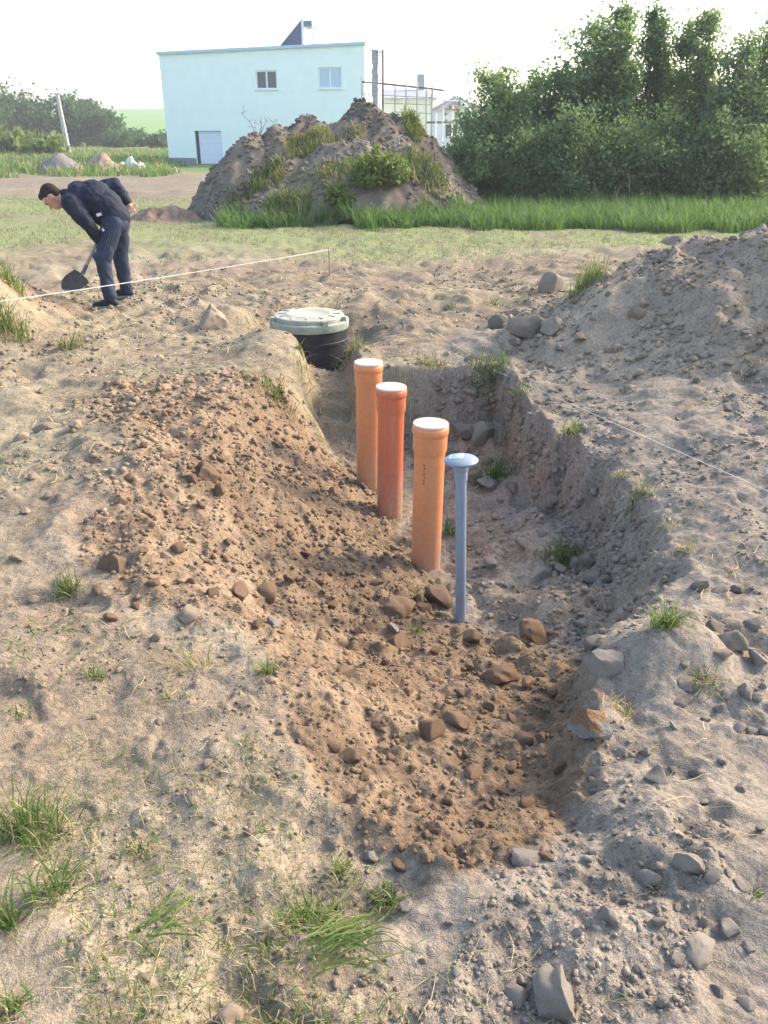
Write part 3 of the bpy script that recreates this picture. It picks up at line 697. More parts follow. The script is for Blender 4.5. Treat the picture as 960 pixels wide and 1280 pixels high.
more('in the near backfill', 'b', 'small rounded brown clod in the loose backfill nearest the camera', 'small clods in the near backfill',
     [(570, 910, 28), (439, 942, 26), (419, 931, 18), (432, 850, 22), (656, 1005, 18), (502, 1049, 16), (533, 1075, 18), (518, 1011, 14), (498, 1073, 20), (699, 968, 20), (684, 1068, 16), (531, 762, 20), (524, 751, 18),
      (470, 905, 14), (455, 960, 15), (480, 985, 13), (560, 1000, 14), (600, 1030, 15), (628, 985, 16), (575, 870, 15), (610, 890, 16), (640, 905, 14), (690, 880, 18), (700, 900, 16), (540, 855, 17), (510, 880, 13),
      (465, 870, 14), (560, 1060, 14), (590, 1080, 13), (545, 1040, 12), (620, 1060, 14), (470, 1020, 12), (490, 945, 14), (515, 960, 12), (675, 940, 16), (640, 960, 15), (610, 1010, 13), (660, 860, 17), (585, 830, 15), (545, 820, 15), (480, 840, 13), (520, 700, 14), (470, 735, 15), (450, 790, 14), (415, 760, 15), (400, 800, 14), (440, 700, 13)])
more('on the left slope', 'b', 'small brown clod on the sunlit slope left of the pipes', 'small clods on the left slope',
     [(242, 611, 16), (265, 746, 16), (323, 784, 16), (137, 776, 16), (121, 740, 14), (221, 688, 18), (183, 644, 14), (154, 630, 14), (250, 640, 12), (205, 575, 13), (180, 560, 12), (310, 580, 12), (330, 610, 13), (300, 650, 14), (285, 680, 13), (350, 660, 13), (380, 690, 14), (360, 730, 14), (400, 730, 13), (240, 730, 14), (195, 740, 14),
      (170, 760, 14), (210, 640, 12), (345, 560, 12), (290, 545, 11), (320, 530, 10), (380, 600, 12), (410, 640, 12), (416, 620, 18), (430, 665, 13), (260, 700, 13), (180, 700, 14), (225, 660, 12), (160, 600, 12), (275, 575, 12)])
more('on the trench floor', 'g', 'small grey lump on the trench floor', 'small lumps on the trench floor',
     [(620, 650, 13), (640, 665, 14), (600, 690, 13), (625, 735, 14), (650, 740, 15), (690, 745, 15), (710, 760, 15), (640, 770, 14), (670, 765, 13), (615, 765, 13), (700, 690, 12), (660, 650, 12), (590, 660, 12), (680, 670, 12), (720, 770, 14), (600, 745, 12), (560, 590, 14), (580, 585, 14), (595, 572, 14), (572, 612, 14), (625, 632, 13)])
more('on the right foreground', 's', 'small grey stone on the dusty ground right of the backfill', 'small stones on the right foreground',
     [(817, 1094, 32), (820, 1158, 22), (911, 1091, 14), (915, 1152, 30), (927, 992, 20), (855, 876, 18), (911, 862, 18), (856, 826, 18), (780, 1000, 13), (770, 1040, 14), (740, 1060, 14), (700, 1100, 13), (650, 1130, 13), (690, 1140, 14), (720, 1180, 14), (640, 1160, 16), (610, 1150, 12), (800, 1210, 16), (780, 1240, 16),
      (850, 1130, 15), (880, 1150, 16), (940, 1180, 20), (900, 1240, 22), (940, 1250, 22), (830, 1260, 18), (560, 1150, 12), (600, 1190, 14), (570, 1230, 16), (530, 1200, 13), (840, 960, 13), (870, 970, 14), (900, 960, 14), (880, 1010, 14), (910, 1030, 15), (850, 1030, 13), (760, 1090, 14), (780, 1120, 14), (720, 1020, 12), (950, 1040, 16), (506, 1127, 20), (470, 1210, 14), (740, 1215, 14), (945, 880, 18), (880, 900, 15), (840, 920, 14), (900, 880, 16), (955, 860, 16)])
more('on the spoil heap', 'g', 'small clod on the face of the spoil heap', 'small clods on the spoil heap',
     [(700, 440, 14), (740, 400, 14), (760, 440, 13), (720, 380, 13), (830, 410, 13), (860, 430, 14), (850, 350, 13), (900, 330, 14), (930, 300, 15), (890, 300, 14), (780, 350, 13), (760, 370, 13), (820, 330, 13), (930, 420, 14), (900, 380, 13), (700, 470, 14), (800, 450, 13), (870, 480, 14), (940, 470, 15), (650, 440, 14), (910, 515, 16), (850, 520, 14)])
more('on the dry left ground', 't', 'small pale lump on the dry ground at the left', 'small lumps on the dry left ground',
     [(25, 549, 18), (96, 539, 18), (169, 796, 10), (196, 803, 18), (204, 693, 10), (40, 600, 14), (70, 580, 12), (30, 640, 14), (60, 620, 12), (110, 600, 12), (90, 470, 10), (150, 470, 10), (50, 490, 10), (200, 450, 10), (120, 440, 10), (30, 450, 10), (230, 430, 10), (20, 700, 14), (40, 740, 14), (150, 840, 12), (120, 900, 12), (200, 900, 12), (260, 960, 13), (310, 1040, 13), (330, 980, 12), (180, 1230, 16), (290, 1272, 36), (240, 1180, 14), (350, 1230, 14), (420, 1230, 14), (340, 860, 12), (350, 920, 14)])

# half buried two tone rock and the crusted grey lump beside it
M_TWO, N_, L_, B_ = new_mat('grey_rock_with_brown_soil')
B_.inputs['Roughness'].default_value = .9; B_.inputs['Specular IOR Level'].default_value = .2
p_ = N_.new('ShaderNodeTexCoord').outputs['Object']; q_ = N_.new('ShaderNodeSeparateXYZ'); L_.new(p_, q_.inputs[0])
na_ = noise(N_, L_, 2.2, 5, .6, p_); nb_ = noise(N_, L_, 14, 5, .65, p_)
s_ = N_.new('ShaderNodeMath'); s_.operation = 'MULTIPLY_ADD'; s_.inputs[1].default_value = 1.5; L_.new(na_.outputs['Fac'], s_.inputs[0]); L_.new(q_.outputs['Z'], s_.inputs[2])
f_ = ramp(N_, L_, s_.outputs[0], [(0.72, 0.0), (0.86, 1.0)])
g_ = ramp(N_, L_, nb_.outputs['Fac'], [(.3, (.15, .145, .135)), (.7, (.29, .275, .25))]); w_ = ramp(N_, L_, nb_.outputs['Fac'], [(.3, (.15, .085, .045)), (.7, (.30, .19, .11))])
L_.new(mixc(N_, L_, f_.outputs['Color'], g_.outputs['Color'], w_.outputs['Color']), B_.inputs['Base Color']); bump(N_, L_, nb_.outputs['Fac'], .6, .08, B_)
p, t = hit(735, 930); rad = 68 * t / FPX / 2
o = obj('rock', rock_mesh('rock', 612, .9, .72, M_TWO, IC4)); o.scale = (rad * 1.25, rad * 1.05, rad * 1.25); o.rotation_euler = (.12, .15, 2.2)
o.location = (p.x, p.y + .02, gz(p.x, p.y) + rad * .42); tag(o, 'two tone rock, grey below and brown soil on top, by the backfill edge', 'rock')
p, t = hit(752, 850); rad = 74 * t / FPX / 2
M_CRUST = soil_mat('crusted_grey_earth', (0.235, 0.21, 0.18), 5.0, True, .8)
o = obj('rock', rock_mesh('crusted_rock', 633, .6, .95, M_CRUST, IC4)); o.scale = (rad * 1.05, rad * 1.2, rad * 1.25); o.rotation_euler = (-.1, .1, .7)
o.location = (p.x + .04, p.y + .08, gz(p.x, p.y) - .01); tag(o, 'big dusty grey rock jutting from the near right corner of the trench', 'rock')

# uncountable crumbs and gravel, joined
def crumbs(name, n, sampler, r0, r1, base, colf, label, seed, pw=2.2):
    r = np.random.default_rng(seed); x, y = sampler(r, n); n = len(x)
    rad = r0 + (r1 - r0) * r.random(n) ** pw; rad *= np.clip(np.hypot(x, y) / 3.0, .75, 2.0)
    z = np.maximum(ground_z(x, y), heap_top(x, y)); B, F = base; m = len(B)
    th = r.random(n) * 6.283; cs, sn = np.cos(th), np.sin(th)
    P = B[None] * (1 + .26 * r.normal(size=(n, m, 1))) * np.stack([.8 + .5 * r.random(n), .7 + .4 * r.random(n), .55 + .4 * r.random(n)], 1)[:, None, :] * rad[:, None, None]
    Q = np.stack([P[..., 0] * cs[:, None] - P[..., 1] * sn[:, None], P[..., 0] * sn[:, None] + P[..., 1] * cs[:, None], P[..., 2]], -1)
    Q += np.stack([x, y, z + rad * .18], 1)[:, None, :]
    FF = (F[None] + (np.arange(n) * m)[:, None, None]).reshape(-1, 3)
    c = colf(x, y) * (1 + .10 * r.normal(size=(n, 1))).clip(.7, 1.35)
    me = mesh_np(name, Q.reshape(-1, 3), FF, M_SOIL, False, {'soil': np.repeat(c, m, 0)})
    tag(obj(name, me), label, None, None, 'stuff')
def samp_brown(r, n):
    x = r.uniform(-2.1, 1.0, n * 3); y = r.uniform(1.3, 6.1, n * 3) ; keep = (masks(x, y)[0] > .5) & (r.random(n * 3) < (2.6 / np.hypot(x, y)).clip(.25, 1)); return x[keep][:n], y[keep][:n]
def samp_grey(r, n):
    a = r.uniform(-.42, .50, n * 4); y = 1.0 + 6.5 * r.random(n * 4) ** 1.5; x = a * y * 1.12
    b, g, d = masks(x, y); keep = (b < .5) & ((g > .5) & (fbm(x, y, .45, 3, 731) > -.1)); return x[keep][:n], y[keep][:n]
def samp_left(r, n):
    a = r.uniform(-.50, .05, n * 4); y = 1.0 + 9 * r.random(n * 4) ** 1.3; x = a * y * 1.1
    b, g, d = masks(x, y); keep = (b < .5) & (g < .5) & (fbm(x, y, .4, 3, 733) > .05); return x[keep][:n], y[keep][:n]
crumbs('loose_crumbs', 13000, samp_brown, .0025, .015, IC1, lambda x, y: soil_colour(x, y) * 1.05, 'brown crumbs and small clods covering the loose backfill', 41, 4.0)
crumbs('gravel', 7000, samp_grey, .0025, .013, IC1, lambda x, y: soil_colour(x, y) * 1.08, 'grey gravel and crumbs scattered over the right bank and trench floor', 42, 3.8)
crumbs('dry_crumbs', 3500, samp_left, .003, .012, IC1, lambda x, y: soil_colour(x, y) * 1.02, 'pale crumbs scattered on the dry ground at the left', 43, 3.2)
def samp_wall(r, n):
    x = r.uniform(.4, 1.5, n * 6); y = r.uniform(2.6, 6.2, n * 6); d = trench_depth(x, y); keep = (d < -.06) & (d > -.40) & (masks(x, y)[0] < .4); return x[keep][:n], y[keep][:n]
crumbs('wall_crumbs', 2200, samp_wall, .003, .020, IC1, lambda x, y: soil_colour(x, y) * 1.0, 'lumps and crumbs breaking out of the right trench wall', 47, 4.0)
def samp_mid(r, n):
    x = r.uniform(-6, 5, n * 3); y = r.uniform(6.6, 12, n * 3); keep = (y < 11 + fbm(x, y, 1.5, 2, 739)) & (np.abs(x) < .55 * y) & (fbm(x, y, .8, 4, 737) > .0) & (trench_depth(x, y) > -.02); return x[keep][:n], y[keep][:n]
crumbs('field_crumbs', 3000, samp_mid, .003, .015, IC1, lambda x, y: soil_colour(x, y) * 1.05, 'lumps and crumbs on the bare ground around and behind the manhole', 48, 3.2)
def samp_heap(r, n):
    x = r.uniform(1.0, 4.5, n * 3); y = r.uniform(4.0, 8.5, n * 3); keep = (heap_top(x, y) > ground_z(x, y)) & (fbm(x, y, .6, 3, 735) > -.2); return x[keep][:n], y[keep][:n]
crumbs('heap_crumbs', 3000, samp_heap, .005, .018, IC1, heap_col, 'crumbs of earth lying on the spoil heap', 44, 3.2)

# ------------------------------------------------------------------ grass
M_GRASS = leaf_mat('green_grass', (0.045, 0.095, 0.030), (0.175, 0.245, 0.062), .35)
M_LUSH = leaf_mat('lush_grass', (0.060, 0.130, 0.040), (0.155, 0.265, 0.085), .4)
M_STRAW = leaf_mat('dry_grass', (0.26, 0.21, 0.10), (0.46, 0.39, 0.22), .25)
def blades(P, hgt, wid, lean, seed, droop=0.5):
    """curved grass blades: two quads and a tip each, as triangles"""
    r = np.random.default_rng(abs(seed)); n = len(P); az = r.random(n) * 6.283
    d = np.stack([np.cos(az), np.sin(az), np.zeros(n)], 1); s = np.stack([-np.sin(az + .6 * r.normal(size=n)), np.cos(az), np.zeros(n)], 1)
    ln = lean * r.random(n); up = np.array([0, 0, 1.0]); h = hgt[:, None]; w = wid[:, None] / 2; l = ln[:, None]; dr = droop * r.random(n)[:, None]
    a = P; b = P + up * h * .45 * np.cos(l) + d * h * .45 * np.sin(l); l2 = l + dr
    c = b + up * h * .33 * np.cos(l2) + d * h * .33 * np.sin(l2); l3 = l2 + dr
    e = c + up * h * .3 * np.cos(l3) + d * h * .3 * np.sin(l3)
    V = np.stack([a - s * w, a + s * w, b - s * w * .85, b + s * w * .85, c - s * w * .55, c + s * w * .55, e], 1)
    T = np.array([[0, 1, 3], [0, 3, 2], [2, 3, 5], [2, 5, 4], [4, 5, 6]])
    F = (T[None] + (np.arange(n) * 7)[:, None, None]).reshape(-1, 3)
    return V.reshape(-1, 3), F, np.repeat(r.random(n), 7)
def top_z(x, y): return np.maximum(np.maximum(ground_z(x, y), heap_top(x, y)), np.where((y > 16.5) & (x < 4), mound_z(x, y), -9))
def tuft(u, v, w, h, label, n=110, dry=0.25, lean=.7, width=.006, zf=None, droop=.8, yy=None, tint=(0, 1)):
    p, t = hit(u, v, zf or surf)
    R0 = w * t / FPX / 2; H = h * t / FPX * 1.2; r = np.random.default_rng(int(u * 7 + v)); th = r.random(n) * 6.283; q = R0 * (r.random(n) ** .8) * np.where(r.random(n) < .15, 1.2, .8)
    x = p.x + q * np.cos(th); y = p.y + q * np.sin(th) * .8; z = top_z(x, y) - .006; g = float(np.min(z))
    P = np.stack([x - p.x, y - p.y, z - g], 1); hh = H * (.35 + .75 * r.random(n)) * (1 - .4 * q / R0)
    o = empty('grass_tuft', (p.x, p.y, g)); tag(o, label, 'grass', 'grass tufts on the building site')
    k = int(n * (1 - dry)); V, F, T = blades(P[:k], hh[:k], np.full(k, width * max(1, t / 4)), lean, int(u + v), droop)
    obj('green_blades', mesh_np('green_blades', V, F, M_GRASS, False, {'tint': tint[0] + (tint[1] - tint[0]) * T}), o)
    if n - k > 3:
        V, F, T = blades(P[k:], hh[k:] * .9, np.full(n - k, width * .7 * max(1, t / 4)), lean * 1.5, int(u + v) + 3, droop * 1.2)
        obj('dry_blades', mesh_np('dry_blades', V, F, M_STRAW, False, {'tint': T}), o)
T_ = [(85, 735, 48, 34, 'small green tuft on the left edge of the brown backfill', 120, .2), (120, 848, 34, 22, 'low green tuft on dry ground below the left slope', 70, .3),
      (335, 845, 36, 30, 'green tuft at the inner corner of the backfill edge', 90, .35), (25, 893, 46, 22, 'flat faded tuft at the left edge below the slope', 60, .4),
      (35, 1035, 150, 70, 'large green clump at the left edge of the foreground', 330, .3), (62, 1115, 70, 80, 'tall sparse green blades below the large left clump', 90, .2),
      (8, 1150, 40, 80, 'upright green blades cut by the lower left edge', 70, .2), (385, 1140, 90, 46, 'green tuft around the grey stone at lower left of the backfill', 260, .3),
      (425, 1078, 70, 26, 'flattened green grass at the bottom left tip of the backfill', 150, .4), (482, 1108, 62, 28, 'low green grass touching the bottom tip of the backfill', 170, .25),
      (240, 830, 70, 50, 'pale wispy dry grass just below the backfill edge', 70, .75), (520, 788, 30, 20, 'tiny green sprout between clods near the vent pipe', 60, 0.0),
      (525, 742, 24, 20, 'tiny green sprout behind the vent pipe', 45, .1), (830, 788, 48, 46, 'bright green tuft on the near right rim of the trench', 170, .1),
      (885, 850, 46, 44, 'thin yellowing grass among stones on the right bank', 70, .6), (615, 608, 44, 42, 'dark green weeds at the foot of the far trench wall', 200, 0.0),
      (703, 700, 66, 34, 'dark green tuft on the trench floor by the right wall', 220, .05), (560, 668, 20, 34, 'dark grass right behind the nearest orange pipe', 70, .1),
      (345, 502, 60, 26, 'green tuft on the turf knob left of the corridor', 150, .15), (90, 438, 46, 30, 'green tuft on bare earth below the bending man', 110, .35),
      (612, 472, 62, 34, 'green grass along the far rim of the trench by the peg', 200, .1), (645, 496, 44, 28, 'green grass hanging over the far right rim', 120, .2),
      (712, 542, 44, 30, 'green tuft halfway along the right trench rim', 110, .35), (800, 620, 36, 30, 'small green tuft farther down the right trench rim', 90, .3),
      (775, 592, 36, 20, 'dry tuft between the green ones on the right rim', 60, .6), (838, 655, 40, 24, 'dry wisps hanging over the right trench wall', 60, .7), (860, 690, 44, 26, 'dry wisps on the rim above the dark clods', 60, .8),
      (735, 352, 60, 36, 'bright yellow green tuft behind the spoil heap', 190, .1), (616, 382, 34, 14, 'small flat tuft behind the far rim', 60, .3), (540, 456, 50, 24, 'faded grass behind the trench, right of the back pipe', 110, .4),
      (440, 440, 60, 26, 'pale grass between the manhole and the back pipe', 150, .5), (376, 446, 18, 18, 'tiny weed against the manhole shaft', 50, .1), (320, 470, 60, 14, 'dry grass on the turf knob beside the manhole', 90, .8),
      (378, 470, 26, 40, 'dry grass hanging over the edge of the turf knob', 80, .8), (14, 415, 60, 50, 'green weeds on the foot of the left earth bank', 200, .2), (12, 355, 50, 40, 'yellow green grass on top of the left earth bank', 200, .3),
      (945, 1112, 24, 18, 'green leaves at the right edge beside a grey stone', 40, 0.0), (820, 1100, 30, 26, 'pale wisps on the grey right foreground', 40, .8), (775, 880, 60, 30, 'dry matted grass on the near right lump', 120, .9),
      (30, 820, 60, 16, 'sparse low green grass at the left edge', 50, .4), (210, 870, 60, 20, 'faint wisps of grass on the dry left ground', 50, .6), (170, 1060, 50, 26, 'short green wisps right of the large left clump', 60, .4), (310, 940, 60, 16, 'dry matted wisps beside the backfill', 60, .8),
      (330, 1180, 70, 24, 'dry straw left of the lower green tufts', 110, .75), (190, 1190, 40, 24, 'tiny green sprout on the lower left ground', 30, .3), (15, 1265, 60, 50, 'green blades in the bottom left corner', 80, .3), (560, 388, 24, 12, 'small weed behind the far trench rim', 30, .3)]
for a in T_:
    u, v, w, h, lb, n, dr = a; dark = 'dark' in lb; flat = 1.25 if ('flat' in lb or 'matted' in lb or 'hanging' in lb) else .75
    tuft(u, v, w, h, lb, n, min(.95, dr + .12), flat + .2, .0042, None, .9, None, (0, .35) if dark else (.45, 1.0) if ('bright' in lb or 'yellow green' in lb) else (.1, .8))
# long blades pulled out and lying flat
def lying(u, v, u2, v2, n, label):
    p, t = hit(u, v); q, _ = hit(u2, v2); d = (q - p); L = d.length; r = np.random.default_rng(int(u)); V = []; F = []; T = []
    o = empty('grass_bunch', (p.x, p.y, gz(p.x, p.y))); tag(o, label, 'grass', 'grass tufts on the building site')
    for k in range(n):
        s = p + d * (r.random() * .55) + Vector((-d.y, d.x, 0)) * r.normal() * .18; an = math.atan2(d.y, d.x) + r.normal() * .26; l = L * r.uniform(.5, 1.0); w = .0022; b = len(V); m = 6; cv = r.normal() * .5
        xs = []; ys = []
        for i in range(m):
            f = i / (m - 1); a2 = an + cv * f; xs.append(s.x + math.cos(a2) * l * f + r.normal() * .003); ys.append(s.y + math.sin(a2) * l * f)
        zs = ground_z(np.array(xs), np.array(ys)) + .012 + .03 * np.sin(np.linspace(0, 3.1, m)) * r.random()
        for i in range(m):
            ww = w * (1 - .8 * i / (m - 1)); nx, ny = -math.sin(an), math.cos(an)
            V += [(xs[i] - nx * ww - p.x, ys[i] - ny * ww - p.y, zs[i] - o.location.z), (xs[i] + nx * ww - p.x, ys[i] + ny * ww - p.y, zs[i] + .002 - o.location.z)]
        T += [r.random()] * (2 * m)
        for i in range(m - 1): F.append((b + 2 * i, b + 2 * i + 1, b + 2 * i + 3, b + 2 * i + 2))
    obj('green_blades', mesh_np('green_blades', np.array(V), np.array(F), M_GRASS, False, {'tint': .35 + .6 * np.array(T)}), o)
lying(165, 1172, 248, 1135, 16, 'long green blades lying flat on dry ground at lower left')
lying(375, 1195, 470, 1150, 40, 'bunch of long green blades lying beside the lower tufts')
# straw and roots strewn about
def strewn(name, n, label, seed, x0, x1, y0, y1, L0, L1, cond, mat, w=.0016):
    r = np.random.default_rng(abs(seed)); x = r.uniform(x0, x1, n * 3); y = y0 + (y1 - y0) * r.random(n * 3) ** 1.4; k = cond(x, y); x = x[k][:n]; y = y[k][:n]; n = len(x)
    an = r.random(n) * 6.283; L = r.uniform(L0, L1, n); cv = r.normal(size=n) * .5; m = 5; V = []
    for i in range(m):
        f = i / (m - 1) - .5; a2 = an + cv * f; px = x + np.cos(a2) * L * f; py = y + np.sin(a2) * L * f; pz = top_z(px, py) + .004 + .012 * r.random(n)
        ww = w * np.clip(np.hypot(x, y) / 3, .45, 3); V.append(np.stack([px - np.sin(an) * ww, py + np.cos(an) * ww, pz], 1)); V.append(np.stack([px + np.sin(an) * ww, py - np.cos(an) * ww, pz + ww], 1))
    V = np.stack(V, 1); Tm = np.array([[2 * i, 2 * i + 1, 2 * i + 3, 2 * i + 2] for i in range(m - 1)]); F = (Tm[None] + (np.arange(n) * 2 * m)[:, None, None]).reshape(-1, 4)
    tag(obj(name, mesh_np(name, V.reshape(-1, 3), F, mat, False, {'tint': np.repeat(r.random(n), 2 * m)})), label, None, None, 'stuff')
strewn('straw', 2400, 'dry straw and root bits strewn over the bare ground', 61, -4, 4, 1.0, 11, 0.03, .11, lambda x, y: (masks(x, y)[0] < .4) & (np.abs(x) < .6 * y) & (fbm(x, y, .5, 3, 741) > .0), M_STRAW)
strewn('grass_clippings', 900, 'short green clippings on the ground at the left', 62, -3, 0.3, 1.0, 6, .03, .09, lambda x, y: (masks(x, y)[0] < .3) & (np.abs(x) < .6 * y) & (fbm(x, y, .6, 3, 743) > .25), M_GRASS)
def s_left(r, n):
    a = r.uniform(-.52, .12, n * 5); y = .95 + 7.5 * r.random(n * 5) ** 1.6; x = a * y * 1.1; b, g, d = masks(x, y); k = (b < .15) & (g < .6) & (fbm(x, y, .55, 4, 761) + .25 * fbm(x, y, .12, 2, 763) > .12) & (d > -.02); return x[k][:n], y[k][:n]
def field_grass(name, n, label, seed, sampler, h0, h1, wid, mat, lean=.5, tint=(0, 1), droop=.5):
    r = np.random.default_rng(abs(seed)); x, y = sampler(r, n); n = len(x); z = top_z(x, y) - .01
    V, F, T = blades(np.stack([x, y, z], 1), r.uniform(h0, h1, n), np.full(n, wid), lean, seed + 1, droop)
    tag(obj(name, mesh_np(name, V, F, mat, False, {'tint': tint[0] + (tint[1] - tint[0]) * T})), label, None, None, 'stuff')
field_grass('sparse_grass', 3400, 'sparse short grass growing over the dry ground at the left', 70, s_left, .015, .07, .0028, M_GRASS, 1.2, (.3, 1), 1.0)
field_grass('sparse_dry_grass', 4400, 'sparse dead grass over the dry ground at the left', 170, s_left, .015, .07, .0024, M_STRAW, 1.4, (0, 1), 1.0)
def s_strip(r, n):
    x = r.uniform(-3.2, 11, n * 2); y = 15.6 + 6.0 * r.random(n * 2); f = fbm(x, y, 1.0, 3, 751); k = (y > 16.6 - .09 * (x + 3) + .9 * f) & (f > -.55) & (mound_z(x, y) < base_z(x, y) + .08 + .3 * f) ; return x[k][:n], y[k][:n]
field_grass('tall_grass', 34000, 'strip of tall green grass in front of the mound and trees', 71, s_strip, .14, .46, .020, M_LUSH, .7, (.0, 1), .8)
def s_field(r, n):
    x = r.uniform(-14, 9, n * 3); y = 11.5 + 13 * r.random(n * 3); f = fbm(x, y, 1.5, 4, 753); k = (np.abs(x) < .62 * y) & (f > .0 - .3 * sstep(12, 16, y)); return x[k][:n], y[k][:n]
field_grass('field_grass', 34000, 'short trampled grass on the field behind the manhole', 73, s_field, .02, .08, .011, M_LUSH, 1.3, (.2, 1), .9)
field_grass('dry_field_grass', 20000, 'short dead grass on the field behind the manhole', 75, s_field, .02, .07, .009, M_STRAW, 1.3, (0, 1), .8)
def s_weeds(r, n):
    x = r.uniform(-34, -7.5, n * 2); y = 36 + 50 * r.random(n * 2) ** 1.3; f = fbm(x, y, 3.5, 3, 755); k = (np.abs(x) < .62 * y) & (f > -.35) & ((y > 39) | (f > .2)) & (x < -.235 * y + 2.2 * fbm(x, y, 2.0, 3, 757)); return x[k][:n], y[k][:n]
field_grass('weeds', 17000, 'band of tall yellow green weeds left of the white building', 77, s_weeds, .18, .50, .06, M_LUSH, .8, (.2, 1), .7)
field_grass('dry_weeds', 3500, 'dry stalks among the weeds left of the white building', 79, s_weeds, .2, .55, .05, M_STRAW, .5, (.2, 1), .5)
def s_mound(cx, cy, rx, ry):
    def f(r, n):
        th = r.random(n) * 6.283; q = np.sqrt(r.random(n)); return cx + rx * q * np.cos(th), cy + ry * q * np.sin(th)
    return f
def mound_grass(u, v, w, hpx, n, label, tint, dry=.15):
    p, t = hit(u, v, lambda X, Y: np.where((Y > 16.5) & (Y < 23.5) & (np.abs(X) < 5.5), mound_z(X, Y), base_z(X, Y)))
    r = np.random.default_rng(int(u)); rx = w * t / FPX / 2; th = r.random(n) * 6.283; q = np.sqrt(r.random(n)) * rx; x = p.x + q * np.cos(th); y = p.y + q * np.sin(th)
    z = top_z(x, y); g = float(z.min()); o = empty('grass_tuft', (p.x, p.y, g)); tag(o, label, 'grass', 'grass growing on the mound')
    P = np.stack([x - p.x, y - p.y, z - g], 1); H = hpx * t / FPX; k = int(n * (1 - dry))
    V, F, T = blades(P[:k], r.uniform(.4, 1, k) * H, np.full(k, .02), .9, int(v), .8); obj('green_blades', mesh_np('green_blades', V, F, M_GRASS, False, {'tint': tint[0] + (tint[1] - tint[0]) * T}), o)
    V, F, T = blades(P[k:], r.uniform(.4, 1, n - k) * H, np.full(n - k, .016), .9, int(v) + 1, .8); obj('dry_blades', mesh_np('dry_blades', V, F, M_STRAW, False, {'tint': T}), o)
mound_grass(376, 195, 44, 16, 500, 'green grass on the left shoulder of the mound', (.3, .9), .35)
mound_grass(398, 180, 40, 14, 400, 'yellowing grass between the left and middle peaks', (.5, 1), .5)
mound_grass(335, 232, 44, 22, 500, 'grass on the lower left flank of the mound', (.2, .7), .4)
mound_grass(515, 160, 26, 20, 500, 'bright yellow green grass on the right crest of the mound', (.6, 1), .2)
mound_grass(540, 178, 40, 18, 400, 'green grass on the right shoulder of the mound', (.3, .9), .3)
mound_grass(300, 255, 40, 12, 260, 'thin weeds on the left flank of the mound near its foot', (.2, .7), .5)
mound_grass(440, 175, 40, 12, 260, 'dry weeds below the highest peak of the mound', (.3, .8), .6)
mound_grass(530, 215, 60, 20, 600, 'green weeds low on the right side of the mound', (.1, .6), .3)
mound_grass(420, 215, 46, 14, 300, 'thin weeds in the middle hollow of the mound', (.2, .7), .5)
mound_grass(360, 268, 60, 24, 600, 'green grass at the foot of the mound on the left', (.2, .8), .15)

def mound_crumbs():
    r = np.random.default_rng(88); n = 9000; x = r.uniform(-4.8, 2.2, n); y = r.uniform(17.3, 21.5, n); z = mound_z(x, y); k = (z > base_z(x, y) + .02) & (fbm(x, y, .7, 3, 771) > -.25); x, y, z = x[k], y[k], z[k]; n = len(x)
    rad = .010 + .055 * r.random(n) ** 4; B, F = IC1; m = len(B); P = B[None] * (1 + .28 * r.normal(size=(n, m, 1))) * rad[:, None, None] * np.array([1.1, .9, .75]) + np.stack([x, y, z + rad * .1], 1)[:, None]
    c = mound_col(x, y) * (1 + .15 * r.normal(size=(n, 1))).clip(.6, 1.4); tag(obj('mound_crumbs', mesh_np('mound_crumbs', P.reshape(-1, 3), (F[None] + (np.arange(n) * m)[:, None, None]).reshape(-1, 3), M_SOIL, False, {'soil': np.repeat(c, m, 0)})), 'clods and crumbs of earth covering the tall mound', None, None, 'stuff')
mound_crumbs()

# ------------------------------------------------------------------ trees
M_BARK = plain_mat('grey_brown_bark', (0.14, 0.12, 0.095), 0.9, 0.1, 0.3, 6, 0.5)
LEAF = [leaf_mat('alder_leaves', (0.085, 0.150, 0.078), (0.215, 0.315, 0.150), .52), leaf_mat('willow_leaves', (0.090, 0.155, 0.082), (0.205, 0.300, 0.155), .5),
        leaf_mat('dark_leaves', (0.064, 0.124, 0.066), (0.160, 0.250, 0.125), .52), leaf_mat('bright_leaves', (0.07, 0.12, 0.03), (0.20, 0.27, 0.07), .35)]
def leaves(P, size, seed, D=None):
    r = np.random.default_rng(abs(seed)); n = len(P); a = r.normal(size=(n, 3)); a[:, 2] -= .25; a /= np.linalg.norm(a, axis=1)[:, None]
    b = np.cross(a, r.normal(size=(n, 3))); b /= np.linalg.norm(b, axis=1)[:, None]; s = (size * r.uniform(.6, 1.3, n))[:, None]
    V = np.stack([P - a * s * .5, P + b * s * .30, P + a * s * .5, P - b * s * .30], 1).reshape(-1, 3)
    return V, np.arange(4 * n).reshape(n, 4), r
